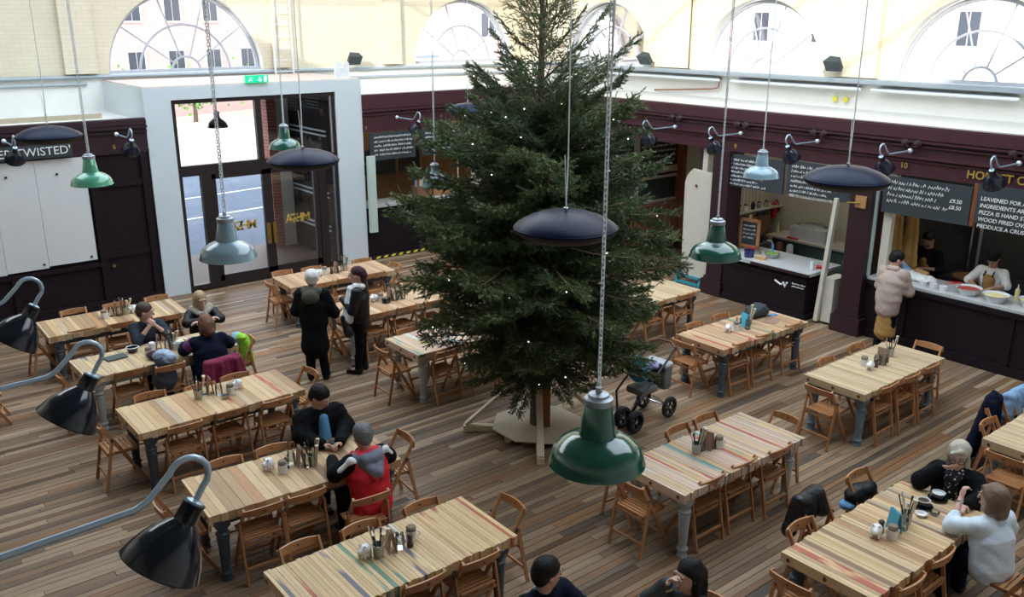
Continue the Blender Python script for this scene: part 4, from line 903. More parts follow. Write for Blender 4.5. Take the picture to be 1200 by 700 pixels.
# ------------------------------------------------------------ table ware
TZ = .772
def piggy(x, y, rz, label, m='porcelain'):
    t = thing('piggy_pot', label, 'piggy pot', (x, y, TZ), rz, 'white piggy pots')
    o = obj('pig_body', sdf_mesh('pig_body', [E_((0, 0, .05), (.045, .038, .036)), E_((.042, 0, .052), (.018, .018, .017)), C_((.02, .02, .085), (.022, .024, .092), .007, .003), C_((.02, -.02, .085), (.022, -.024, .092), .007, .003)]
        +[C_((sx*.024, sy*.02, .03), (sx*.026, sy*.022, .008), .010, .009) for sx in (-1, 1) for sy in (-1, 1)], m, .004, .01), t); return t
def mug(x, y, rz, label, fill='twine', m='enamel_white', tall=True):
    t = thing('enamel_mug', label, 'mug', (x, y, TZ), rz, 'enamel mugs on the tables')
    MB().lathe([(0, 0), (.038, 0), (.040, .01), (.041, .075), (.043, .078), (.039, .078), (.037, .01), (0, .008)], 20).put('cup', m, t, smooth=True)
    MB().tube([(.04, 0, .062), (.062, 0, .058), (.066, 0, .038), (.055, 0, .022), (.04, 0, .020)], .005, 6).put('handle', m, t)
    if fill: MB().lathe([(0, .07), (.036, .07), (.038, .10), (.030, .112), (0, .114)], 14).put('contents', fill, t)
    return t
def pot(x, y, label, seed=0):
    t = thing('cutlery_pot', label, 'cutlery pot', (x, y, TZ), 0, 'tin cutlery pots')
    MB().lathe([(0, 0), (.036, 0), (.044, .095), (.046, .097), (.042, .097), (.034, .004), (0, .004)], 20).put('tin', 'tin', t, smooth=True)
    r = random.Random(seed)
    for i in range(9):
        a = 2*PI*i/9+r.random(); q = Vector((math.cos(a)*.018, math.sin(a)*.018, .02)); e = Vector((math.cos(a)*r.uniform(.04, .075), math.sin(a)*r.uniform(.04, .075), r.uniform(.15, .20)))
        if i < 7:
            mb = MB().tube([q, e], [.003, .005], 5); d = (e-q).normalized(); mb.bar(e, e+d*.035, .014, .004); mb.put('cutlery', 'steel' if i % 2 else 'black_plastic', t)
        else: MB().tube([q, e*1.05, e*1.05+Vector((0, 0, .03))], [.006, .011, .017], 8).put('wooden_spoon', 'sawn', t)
    return t
def menu(x, y, rz, label, m='kraft', h=.17, w2=.12, lean=8):
    t = thing('menu_holder', label, 'menu', (x, y, TZ), rz, None)
    for s in (-1, 1):
        M = Matrix.Rotation(R(s*lean), 3, 'X'); MB().box((0, s*.018, h/2), (w2, .004, h), M=M).put('menu_card', m, t)
    if m == 'card_cyan':
        M = Matrix.Rotation(R(-lean), 3, 'X'); MB().prism([(-.028, .04), (.028, .04), (0, .10)], -.003, .001, M=M@Matrix.Rotation(PI/2, 3, 'X'), c=(0, -.026, 0)).put('triangle_print', 'card_pink', t)
    return t
def jar(x, y, label, h=.12, r=.035):
    t = thing('glass_jar', label, 'jar', (x, y, TZ), 0, 'glass tumblers and jars on the tables')
    MB().lathe([(0, 0), (r, 0), (r, h*.75), (r*.8, h*.9), (r*.85, h)], 16).put('glass', 'jar_glass', t, smooth=True); return t
def pepper(x, y, label):
    t = thing('pepper_mill', label, 'pepper mill', (x, y, TZ), 0, 'dark wooden pepper mills')
    MB().lathe([(0, 0), (.024, 0), (.025, .02), (.018, .045), (.02, .06), (.014, .066), (.022, .078), (.022, .092), (.012, .104), (0, .107)], 16).put('mill_body', 'pepper_wood', t, smooth=True); return t
NM = {k: v[-1] for k, v in TABLES.items()}
def on(k, s): return s+' on the '+NM[k]
def setit(k, pig=None, mg=None, pt=None, mn=None, jars=(), pp=None, fill='twine', mm='kraft', mrz=80):
    if pig: piggy(*pig, R(200), on(k, 'white china piggy pot'))
    if mg: mug(*mg, R(-20), on(k, 'white enamel mug of brown sachets'), fill)
    if pt: pot(*pt, on(k, 'tin pot of cutlery'), hash(k) % 7)
    if mn: menu(*mn, R(mrz), on(k, 'folded menu card' if mm == 'kraft' else 'cyan menu card with pink triangle'), mm)
    for i, j in enumerate(jars): jar(*j, on(k, ('left glass jar', 'right glass jar', 'third glass jar')[i] if len(jars) > 1 else 'glass jar'))
    if pp: pepper(*pp, on(k, 'dark pepper mill'))
setit('T3', (3.90, 10.30), (3.76, 10.19), (3.40, 10.30), (3.58, 10.38), [(3.50, 10.36), (3.64, 10.25)])
t = thing('tin_bowl', 'small grey tin bowl on the table behind the black jacket man', 'bowl', (3.66, 10.10, TZ)); MB().lathe([(0, 0), (.04, 0), (.05, .045), (.046, .045), (.038, .004), (0, .004)], 20).put('bowl', 'tin', t, smooth=True)
setit('T4', (3.30, 8.06), (3.38, 7.90), (3.70, 7.86), (3.60, 7.94), [(3.53, 8.02), (3.64, 7.86)], (3.45, 7.96))
setit('T5', (3.27, 6.05), (3.73, 6.03), (3.37, 5.99), (3.50, 6.0), [(3.58, 5.98)], (3.66, 5.94), mrz=75)
setit('T11', None, (7.33, 5.47), (7.03, 5.53), (7.20, 5.53), [(7.12, 5.54)], (7.27, 5.49), mrz=100)
setit('T12', (10.72, 5.66), (10.79, 5.79), (11.40, 5.76), (11.10, 5.70), [(10.96, 5.70), (11.02, 5.64)], (10.87, 5.66), mrz=95)
setit('T10', (10.47, 7.80), (10.63, 7.78), (11.05, 7.86), (10.86, 7.80), [(10.76, 7.84), (10.80, 7.70)], None, mm='card_cyan', mrz=75)
setit('T13', (7.02, 3.45), (7.10, 3.34), (7.45, 3.40), (7.24, 3.40), [(7.33, 3.36)], (7.12, 3.46), mm='card_cyan', mrz=60)
setit('T1', (3.85, 14.28), (3.40, 14.25), (3.72, 14.27), (3.6, 14.33), [(3.52, 14.30), (3.62, 14.26)])
setit('T6', (7.14, 14.36), (7.28, 14.42), (7.68, 14.40), (7.48, 14.36), [(7.58, 14.42)], (7.38, 14.35))
setit('T8', (7.12, 12.40), (7.22, 12.36), (7.50, 12.27), (7.36, 12.30), [(7.43, 12.24), (7.57, 12.24)])
setit('T2', None, (3.40, 12.14), (3.76, 12.28), (3.60, 12.34), [(3.68, 12.20)])
def bag_sdf(name, label, cat, loc, prims, m, rz=0, h=.012, k=.03, disp=.0, mats=None, part='bag_body'):
    t = thing(name, label, cat, loc, rz); obj(part, sdf_mesh(part, prims, mats or m, h, k, disp), t); return t
def folds(x0, x1, z0, z1, xb0, xb1, n, r=.035, y=0, yb=0, seed=0, mi=0):
    q = random.Random(seed); out = []
    for i in range(n):
        f_ = i/(n-1); dy = .035*math.sin(i*2.3+seed)
        zb = z1+q.uniform(-.05, .05)
        out.append(C_((x0+(x1-x0)*f_, y+dy*.2, z0), (xb0+(xb1-xb0)*f_, yb+dy, zb), r, r*q.uniform(1.1, 1.6), mi))
    return out
# table with the rucksack
bag_sdf('rucksack', 'dark grey-green rucksack lying on a planked table', 'bag', (11.42, 8.0, .77), [E_((0, 0, .10), (.20, .14, .11)), E_((-.12, .03, .09), (.12, .12, .09)), E_((.08, -.06, .08), (.12, .1, .08)), C_((-.1, -.1, .15), (.12, -.08, .17), .02)], 'rucksack', .2, disp=.004)
tag(MB().box((0, 0, .002), (.30, .22, .004)).put('brown_paper', 'kraft', None, (11.42, 7.72, TZ), R(20)), 'sheet of brown paper beside the rucksack', 'paper')
tag(MB().box((0, 0, .005), (.14, .07, .01)).put('blue_phone', 'phone_blue', None, (11.66, 7.86, TZ), R(-10)), 'bright blue phone lying by the rucksack', 'phone')
# two women's coffees
for x, y, lab in ((7.85, 3.44, 'left'), (8.10, 3.42, 'right')):
    t = thing('coffee_cup', 'black coffee cup and saucer, the %s one before the blonde woman' % lab, 'cup', (x, y, TZ), R(150))
    MB().lathe([(0, 0), (.045, .0), (.08, .012), (.082, .016), (.045, .008), (0, .006)], 24).put('saucer', 'black_cup', t, smooth=True)
    MB().lathe([(0, .008), (.03, .008), (.045, .03), (.056, .065), (.055, .068), (.050, .066), (.042, .03), (0, .02)], 24).put('cup', 'black_cup', t, smooth=True)
    MB().lathe([(.0545, .066), (.056, .070), (.050, .070), (.047, .060)], 24).put('cup_lining', 'enamel_white', t)
    MB().lathe([(0, .058), (.048, .058)], 20).put('coffee', 'coffee' if lab == 'left' else 'enamel_white', t)
    MB().tube([(.05, 0, .055), (.078, 0, .05), (.075, 0, .03), (.045, 0, .025)], .005, 6).put('handle', 'black_cup', t)
t = thing('white_dish', 'small white dish before the coffee cups', 'dish', (7.68, 3.37, TZ)); MB().lathe([(0, 0), (.035, 0), (.055, .03), (.052, .032), (.033, .006), (0, .005)], 20).put('dish', 'porcelain', t, smooth=True)
t = thing('glass_dish', 'small ribbed glass dish beside the coffee cups', 'dish', (7.80, 3.30, TZ)); MB().lathe([(0, 0), (.035, 0), (.045, .03), (.04, .03), (.03, .006), (0, .005)], 14).put('dish', 'jar_glass', t, smooth=True)
# crowded table
tag(MB().box((0, 0, .01), (.27, .18, .02)).put('slate_board', 'slate', None, (3.02, 12.36, TZ), R(5)), 'dark slate board on the crowded table', 'board')
t = thing('serving_bowl', 'black bowl with white rim before the man in charcoal', 'bowl', (3.28, 12.46, TZ)); MB().lathe([(0, 0), (.06, 0), (.085, .07), (.08, .07), (.055, .01), (0, .008)], 24).put('bowl', 'black_cup', t, smooth=True); MB().lathe([(.080, .07), (.087, .074), (.08, .078), (.075, .068)], 24).put('rim', 'enamel_white', t)
mug(3.50, 12.30, 1.0, 'white mug with napkins beside the black bowl', 'paper'); mug(3.80, 12.18, 2.0, 'white mug behind the cutlery on the crowded table', None)
bag_sdf('knitted_hat', 'dark maroon knitted hat lying on the crowded table', 'hat', (3.46, 11.98, TZ), [E_((0, 0, .05), (.12, .09, .055)), E_((-.05, .06, .06), (.08, .04, .04))], 'beanie', disp=.004)
t = thing('plate', 'white plate of food before the auburn-haired woman', 'plate', (4.0, 12.40, TZ)); MB().lathe([(0, .004), (.09, .006), (.13, .018), (.128, .022), (.09, .010), (0, .009)], 28).put('dish', 'porcelain', t, smooth=True)
for i in range(4): MB().lathe([(0, .05), (.03, .03), (.03, .01), (0, .01)], 8, (-.05+.035*i, .02*(i % 2), 0)).put('food', ['food_cream', 'food_green', 'bread', 'food_red'][i], t)
t = bag_sdf('shopping_bag', 'patterned blue and white shopping bag standing on a folding chair', 'bag', (3.46, 11.70, .46), [C_((-.02, 0, .10), (0, 0, .33), .17, .13, 0, None, (1, 1.4, 1)), E_((.0, .05, .44), (.13, .10, .07), None, 1), E_((.06, -.03, .40), (.10, .08, .07), None, 1)], None, 0, disp=.006, mats=['print_bag_dark', 'print_bag'])
bag_sdf('carrier_bag', 'lime green and blue carrier bag hanging on the right end chair', 'bag', (4.72, 12.02, .36), [C_((0, 0, .12), (0, 0, .36), .14, .11, 0, None, (1.5, 1, 1)), E_((-.06, .10, .42), (.07, .10, .08), None, 1), E_((-.05, 0, .45), (.06, .1, .05), None, 0)], None, R(10), disp=.008, mats=['green_bag', 'bag_blue'])
bag_sdf('draped_coat', 'crimson coat draped over the back of the auburn-haired woman\'s chair', 'coat', (4.08, 11.27, 0), [C_((-.20, .01, .80), (.22, .01, .82), .05)]+folds(-.22, .24, .80, .42, -.30, .30, 8, .04, -.03, -.07, 3)+folds(-.20, .2, .80, .62, -.2, .22, 6, .035, .05, .08, 5), 'cloth_maroon', 0, disp=.004, k=.03, part='coat_body')
# camera and things by the beanie woman
t = thing('camera_body', 'black round-lensed camera on the table behind the beanie woman', 'camera', (7.24, 12.20, TZ)); MB().box((0, .02, .04), (.13, .05, .08)).put('body', 'black_plastic', t); MB().lathe([(0, 0), (.045, 0), (.045, .05), (0, .055)], 16, (0, -.0, .045), Matrix.Rotation(PI/2, 3, 'X')).put('lens', 'black_cup', t)
# coats and bags on chairs near the coffee table
bag_sdf('leather_jacket', 'shiny black jacket hung over a chair at the coffee table\'s far side', 'coat', (7.13, 4.22, 0), [C_((-.17, 0, .82), (.17, 0, .80), .055)]+folds(-.16, .16, .80, .50, -.17, .17, 6, .05, .03, .05, 1)+folds(-.15, .15, .8, .60, -.16, .16, 5, .045, -.04, -.05, 2), 'black_shiny', .1, disp=.004, k=.03, part='coat_body')
bag_sdf('handbag', 'black handbag lying on the seat beside the blonde woman', 'bag', (7.90, 4.12, .46), [E_((0, 0, .13), (.2, .11, .12)), E_((.1, -.05, .17), (.12, .08, .09)), E_((-.16, .02, .06), (.08, .08, .06), None, 1)], None, 0, disp=.008, mats=['leather', 'cloth_blue'])
bag_sdf('navy_coat', 'long navy coat draped over a chair back near the right edge', 'coat', (10.78, 4.10, 0), [C_((-.05, 0, .90), (.12, 0, .84), .06), C_((-.02, 0, .96), (.0, 0, .90), .03, .05)]+folds(-.10, .16, .86, .12, -.34, .16, 8, .045, .03, .14, 4)+folds(-.1, .14, .85, .45, -.15, .15, 5, .045, -.03, -.04, 6), 'cloth_navy', .1, disp=.004, k=.03, part='coat_body')

bag_sdf('denim_shirt', 'light blue denim shirt draped over a chair at the right picture edge', 'shirt', (11.28, 4.03, 0), [C_((-.16, 0, .84), (.18, 0, .84), .06)]+folds(-.18, .2, .82, .45, -.24, .22, 7, .045, .04, .08, 7)+folds(-.18, .2, .82, .6, -.2, .2, 5, .04, -.04, -.05, 8), 'denim_light', 0, disp=.004, k=.03, part='shirt_body')

for o in list(COL.objects):
    if o.parent is None and o.get('category') in ('piggy pot',): o.scale = (1.45,)*3
    if o.parent is None and o.get('category') in ('mug', 'cutlery pot', 'menu', 'jar', 'pepper mill'): o.scale = (1.22,)*3
    if o.parent is None and o.get('category') in ('cup',): o.scale = (1.12,)*3
# ------------------------------------------------------------ pushchair
t = thing('pushchair', 'grey pushchair with black wheels and turquoise blanket beside the tree', 'pushchair', (8.42, 7.62, 0), R(5))
def wheel(x, y, r, wd):
    M = Matrix.Rotation(PI/2, 3, 'X')
    q = MB().lathe([(r*.72, -wd), (r*.95, -wd*.8), (r, 0), (r*.95, wd*.8), (r*.72, wd), (r*.66, 0), (r*.72, -wd)], 28, (x, y, r), M).put('wheel', 'tyre', t, smooth=True)
    MB().lathe([(0, -wd*.6), (r*.16, -wd*.6), (r*.16, wd*.6), (0, wd*.6)], 12, (x, y, r), M).put('hub', 'steel', q)
    for k in range(5):
        a = 2*PI*k/5; MB().bar((x, y, r), (x+r*.72*math.cos(a), y, r+r*.72*math.sin(a)), .03, .02).put('spoke', 'black_plastic', q)
wheel(.36, .22, .15, .028); wheel(.36, -.22, .15, .028); wheel(-.36, .02, .15, .045); wheel(-.36, -.20, .15, .045)
for y in (-.2, .2):
    MB().tube([(-.36, y*.5, .17), (-.28, y, .45), (.30, y, .86), (.44, y, .98)], .016, 8).put('frame_tube', 'black_plastic', t)
    MB().tube([(.36, y, .15), (.0, y, .42)], .014, 8).put('frame_tube', 'steel', t)
MB().tube([(.44, -.2, .98), (.50, -.1, 1.02), (.50, .1, 1.02), (.44, .2, .98)], .018, 8).put('handle', 'handle_brown', t); MB().tube([(-.2, -.2, .72), (-.26, 0, .74), (-.2, .2, .72)], .016, 8).put('bumper_bar', 'handle_brown', t)
MB().tube([(.36, -.24, .15), (.36, .24, .15)], .012, 8).put('axle', 'steel', t); MB().tube([(-.34, -.1, .17), (-.20, -.1, .38)], .03, 8).put('fork', 'steel', t)
rbox((.34, .30, .10), .03, (.02, 0, .46)).put('seat', 'pram_grey', t, smooth=True); rbox((.10, .30, .34), .03, (.22, 0, .62)).put('seat_back', 'black_plastic', t, smooth=True)
rbox((.17, .36, .34), .045, (.37, 0, .56)).put('rear_bag', 'pram_grey', t, smooth=True); rbox((.19, .38, .07), .03, (.36, 0, .745)).put('bag_lid', 'scarf_grey', t, smooth=True)
obj('blanket', sdf_mesh('blanket', [E_((-.05, 0, .68), (.15, .14, .10)), E_((.02, .08, .78), (.10, .10, .12)), E_((.18, 0, .76), (.12, .14, .06), None, 1)], ['cyan_cloth', 'lilac'], .012, .04, .010), t)

# ------------------------------------------------------------ things on the stall counters
def shop(name, label, cat, loc, mb, m, rz=0, smooth=True): return tag(mb.put(name, m, None, loc, rz, smooth), label, cat)
cz = .90
shop('blue_tub', 'navy enamel tub with white rim on the meat counter', 'tub', (13.95, 10.05, cz), MB().lathe([(0, 0), (.09, 0), (.10, .14), (.092, .14), (.085, .01), (0, .01)], 24), 'navy_enamel')
shop('bread_block', 'pale wooden block beside the navy tub', 'block', (13.98, 9.80, cz), MB().box((0, 0, .03), (.12, .2, .06)), 'bread', .3)
t = thing('salad_bowl', 'glass bowl of green salad on the meat counter', 'bowl', (14.25, 9.75, cz)); MB().lathe([(0, 0), (.10, 0), (.15, .09), (.145, .09), (.09, .01), (0, .01)], 28).put('bowl', 'tin', t, smooth=True); MB().lathe([(.138, .075), (.09, .10), (0, .11)], 20).put('salad', 'food_green', t)
MB().tube([(.02, 0, .08), (.05, .03, .26)], .014, 8).put('handle', 'phone_blue', t)
shop('plate_stack', 'stack of grey plates with red lid on the meat counter', 'plates', (14.30, 10.2, cz), MB().lathe([(0, 0), (.14, 0), (.15, .03), (.10, .06), (0, .06)], 24), 'tin')
MB().box((.05, .1, .07), (.06, .16, .02)).put('lid', 'red_plastic', bpy.data.objects['plate_stack'])
shop('foam_cups', 'stack of white foam cups at the right end of the meat counter', 'cups', (14.1, 8.78, cz), MB().lathe([(0, 0), (.03, 0), (.04, .08), (.035, .085), (.042, .15), (0, .15)], 16), 'enamel_white')
shop('red_packet', 'red and green packet at the right end of the meat counter', 'packet', (14.3, 8.72, cz), MB().box((0, 0, .02), (.12, .18, .04)), 'red_plastic', .6)
t = thing('menu_easel', 'wooden framed chalkboard easel standing on the meat counter', 'chalkboard', (14.42, 10.42, cz), R(8))
f = MB()
for a, b in (((0, -.22, .0), (0, -.16, .62)), ((0, .16, 0), (0, .22, .62)), ((0, -.22, .56), (0, .22, .62)), ((0, -.22, .04), (0, .22, .10))): MB().bb((a[0]-.015, a[1], a[2]), (b[0]+.015, b[1], b[2])).put('frame_bar', 'sawn' if 0 else 'chair_wood', t)
MB().bb((-.008, -.16, .10), (.008, .16, .56)).put('slate', 'chalkboard', t); ln = MB(); [scribble(ln, -.13, .12, .46-.08*j, .045, 500+j, lambda a, z: (-.012, -a, z)) for j in range(4)]; ln.put('chalk_writing', 'chalk', t, kind='stuff')
MB().bb((-.02, -.03, .62), (.02, .03, .70)).put('finial', 'chair_wood', t)
t = thing('till', 'black card till with small white screen behind the easel', 'till', (15.0, 10.75, .9)); MB().box((0, 0, .08), (.3, .28, .16)).put('till_base', 'black_plastic', t); MB().box((-.1, 0, .26), (.05, .24, .2)).put('screen', 'black_plastic', t); MB().box((-.13, -.02, .2), (.01, .1, .06)).put('label', 'paper', t)
shop('till_stand', 'dark cupboard under the till in the meat stall', 'cupboard', (15.05, 10.75, 0), MB().bb((-.25, -.25, 0), (.25, .4, .9)), 'dark_interior', smooth=False)
shop('cardboard', 'brown cardboard sheet leaning behind the meat counter', 'cardboard', (15.6, 11.05, .55), MB().box((0, 0, .35), (.7, .04, .8)), 'card_brown', smooth=False)
for i, (x, c, h) in enumerate(((14.4, 'navy_enamel', .24), (14.52, 'card_cyan', .2), (14.66, 'food_red', .1), (14.76, 'enamel_white', .1), (14.86, 'enamel_white', .1), (14.95, 'bread', .13), (15.15, 'porcelain', .12), (15.4, 'black_cup', .14), (15.6, 'tin', .12), (15.85, 'jar_glass', .12))):
    t = thing('tin_can', '%s container on the meat stall\'s upper shelf, number %d from the left' % (('tall navy', 'cyan', 'red', 'first white', 'second white', 'orange', 'wide white', 'black', 'grey', 'glass')[i], i+1), 'container', (x, 11.10, 1.472), 0, 'containers on the upper shelf')
    MB().lathe([(0, 0), (.045, 0), (.045, h*.8), (.03, h*.9), (.03, h), (0, h)], 14).put('can', c, t, smooth=True); MB().lathe([(.032, h*.9), (.034, h), (.034, h+.015), (0, h+.015)], 12).put('lid', 'black_plastic', t)
shop('clipboard', 'white papers on a brown clipboard on the meat stall wall', 'clipboard', (15.95, 11.26, 1.02), MB().box((0, 0, .18), (.26, .02, .38)), 'lilac', smooth=False)
t = thing('fire_extinguisher', 'red fire extinguisher in the back corner of the meat stall', 'extinguisher', (16.18, 11.12, 1.2)); MB().lathe([(0, 0), (.06, 0), (.065, .02), (.065, .28), (.03, .34), (0, .35)], 16).put('cylinder', 'red_plastic', t, smooth=True); MB().tube([(0, 0, .34), (.0, -.05, .38), (0, -.1, .3), (0, -.1, .12)], .012, 6).put('hose', 'black_plastic', t)
t = thing('polystyrene_box', 'large white box with crumpled film on the back counter', 'box', (15.95, 10.0, .94)); MB().bb((-.2, -.4, 0), (.22, .4, .26)).put('box_body', 'enamel_white', t); obj('film', sdf_mesh('film', [E_((0, 0, .28), (.2, .34, .05)), E_((.05, -.1, .32), (.1, .16, .05))], 'jar_glass', .02, .04, .012), t)
shop('red_clip', 'red plastic strip in front of the large white box', 'clip', (15.72, 10.3, .94), MB().box((0, 0, .015), (.05, .25, .03)), 'red_plastic')
shop('spray_bottle', 'clear spray bottle beside the white box', 'bottle', (15.85, 10.75, .94), MB().lathe([(0, 0), (.035, 0), (.035, .14), (.014, .2), (.014, .27), (0, .27)], 14), 'food_cream')
for i, (y, c) in enumerate(((10.7, 'enamel_white'), (10.45, 'stain_wood'), (10.2, 'enamel_white'))):
    shop('canister', ('left white', 'red-brown', 'right white')[i]+' canister standing under the back counter', 'canister', (15.5, y, .5), MB().lathe([(0, 0), (.07, 0), (.07, .34), (.04, .38), (0, .38)], 16), c)
shop('low_shelf', 'low shelf under the back counter of the meat stall', 'shelf', (15.55, 10.0, .46), MB().bb((-.15, -1.2, 0), (.08, 1.2, .04)), 'dark_interior', smooth=False)
for i in range(2): shop('pink_bag', ('left', 'right')[i]+' pale pink sack near the meat stall doorway', 'sack', (15.5, 8.85-.3*i, .5), MB().lathe([(0, 0), (.13, 0), (.14, .3), (.11, .38), (0, .4)], 14), 'paper' if i == 0 else 'scarf_grey')
shop('red_crate', 'red plastic crate in the meat stall doorway', 'crate', (15.45, 8.5, 0), MB().bb((-.2, -.3, 0), (.2, .2, .5)), 'red_plastic', smooth=False)
# pizza stall
pzz = 1.05
def bowl(x, y, r, label, food): 
    t = thing('enamel_bowl', label, 'bowl', (x, y, pzz)); MB().lathe([(0, 0), (r*.6, 0), (r*.9, .10), (r, .12), (r*1.04, .122), (r*.95, .115), (r*.55, .01), (0, .01)], 28).put('bowl', 'enamel_white', t, smooth=True)
    MB().lathe([(r*.90, .095), (r*.5, .105), (0, .11)], 22).put('food', food, t); return t
bowl(14.25, 6.06, .19, 'white enamel bowl of red tomato sauce on the pizza counter', 'food_red'); bowl(14.2, 5.62, .19, 'white enamel bowl of yellow cheese on the pizza counter', 'food_cream'); bowl(14.35, 5.15, .19, 'white bowl at the right edge of the pizza counter', 'food_cream')
for i, y in enumerate((6.75, 6.58, 6.42)): shop('tub', 'small white tub on the pizza counter, %s of three' % ('leftmost', 'middle', 'rightmost')[i], 'tub', (14.15, y, pzz), MB().lathe([(0, 0), (.05, 0), (.062, .08), (.055, .08), (.045, .01), (0, .01)], 18), 'enamel_white')
shop('red_tongs', 'pair of red tongs across the bowl of tomato sauce', 'tongs', (14.2, 6.3, pzz+.08), MB().bar((0, .12, .02), (.05, -.1, .08), .02, .01).bar((.06, .1, .06), (.08, -.12, .08), .02, .01), 'red_plastic', smooth=False)
t = thing('enamel_jug', 'white enamel pan with dark handle at the left end of the pizza counter', 'pan', (14.22, 7.33, pzz)); MB().lathe([(0, 0), (.12, 0), (.125, .18), (.118, .18), (.11, .01), (0, .01)], 24).put('pan', 'enamel_white', t, smooth=True); MB().tube([(-.12, 0, .15), (-.15, -.03, .15), (-.12, -.06, .15)], .008, 6).put('handle', 'black_plastic', t)
bag_sdf('blue_cloth', 'crumpled blue cloth behind the white pan', 'cloth', (14.42, 7.25, pzz), [C_((-.05, .05, .30), (0, -.05, .12), .04, .06), C_((0, -.05, .12), (.02, -.2, .06), .06, .04)], 'denim_light', 0, disp=.01, part='cloth_body')
bag_sdf('paper_pile', 'pile of crumpled white paper on the pizza counter', 'paper', (14.4, 6.95, pzz), [E_((0, .15, .06), (.15, .2, .08)), E_((0, -.1, .05), (.14, .2, .06))], 'paper', 0, disp=.012, part='pile')
bag_sdf('bread_loaf', 'pale bread on the counter behind the blue cloth', 'bread', (14.68, 7.15, pzz), [E_((0, 0, .06), (.1, .22, .07))], 'bread', 0, disp=.006, part='loaf')
for i, y in enumerate((7.45, 7.22)): bag_sdf('hanging_apron', ('left', 'right')[i]+' of two ochre aprons hanging inside the pizza stall', 'apron', (14.56+.08*i, y+.10, 1.12), folds(-.02, .02, .95, .1, -.03, .03, 2, .04)+[C_((0, yy, .9), (0, yy*1.6, .1), .035, .05) for yy in (-.08, -.02, .05)], 'apron_ochre', 0, disp=.006, part='apron_cloth')
shop('cap', 'small red cap hanging in the dark of the pizza stall', 'cap', (16.2, 7.1, 1.9), MB().lathe([(0, 0), (.1, 0), (.09, .06), (0, .1)], 14), 'red_plastic')
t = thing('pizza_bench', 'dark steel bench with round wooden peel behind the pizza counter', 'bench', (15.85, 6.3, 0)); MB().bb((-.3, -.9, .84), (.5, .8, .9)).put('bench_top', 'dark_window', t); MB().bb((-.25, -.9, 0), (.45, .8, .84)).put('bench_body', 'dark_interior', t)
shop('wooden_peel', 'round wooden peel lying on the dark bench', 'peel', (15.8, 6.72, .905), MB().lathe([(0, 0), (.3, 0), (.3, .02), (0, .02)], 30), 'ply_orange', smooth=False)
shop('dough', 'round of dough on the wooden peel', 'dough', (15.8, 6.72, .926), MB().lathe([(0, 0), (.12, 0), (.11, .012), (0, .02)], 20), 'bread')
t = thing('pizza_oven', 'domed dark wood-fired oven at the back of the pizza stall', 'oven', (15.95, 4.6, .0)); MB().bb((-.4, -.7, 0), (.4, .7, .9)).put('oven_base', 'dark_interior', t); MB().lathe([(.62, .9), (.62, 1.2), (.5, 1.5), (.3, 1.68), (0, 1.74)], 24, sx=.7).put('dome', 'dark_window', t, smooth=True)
for i, (y, c) in enumerate(((7.0, 'steel'), (6.85, 'conduit'))): shop('oven_pole', ('left', 'right')[i]+' long steel pole standing at the back of the pizza stall', 'pole', (16.25, y, 0), MB().tube([(0, 0, 0), (.05, .02, 2.4)], .03, 8), c)
shop('squeeze_bottle', 'clear squeezy bottle with yellow oil at the right of the chef', 'bottle', (14.55, 5.45, pzz), MB().lathe([(0, 0), (.035, 0), (.035, .16), (.01, .2), (.006, .25), (0, .25)], 14), 'food_cream')
def strip(x, y, z, L, label, dx=0):  # glowing tubes added out of view to brighten the stall interiors
    t = thing('fill_light', label, 'lamp', (x, y, z)); MB().bb((-.04, -L/2, .0), (.04, L/2, .05) if not dx else (.04, L/2, .05)).put('batten', 'enamel_white', t); MB().tube([(0, -L/2+.03, -.02), (0, L/2-.03, -.02)], .016, 8).put('tube', 'fill_tube', t); return t
strip(15.2, 9.6, 3.38, 1.4, 'added fill light under the ceiling of the meat stall'); strip(15.1, 6.2, 3.38, 1.4, 'added fill light under the ceiling of the pizza stall')
strip(11.6, 18.6, 3.45, .9, 'added fill light inside the stall numbered 7')
struct('wall_corner', MB().bb((14.0, 14.12, 0), (14.1, 17.3, 2.9)), 'purple_dark')
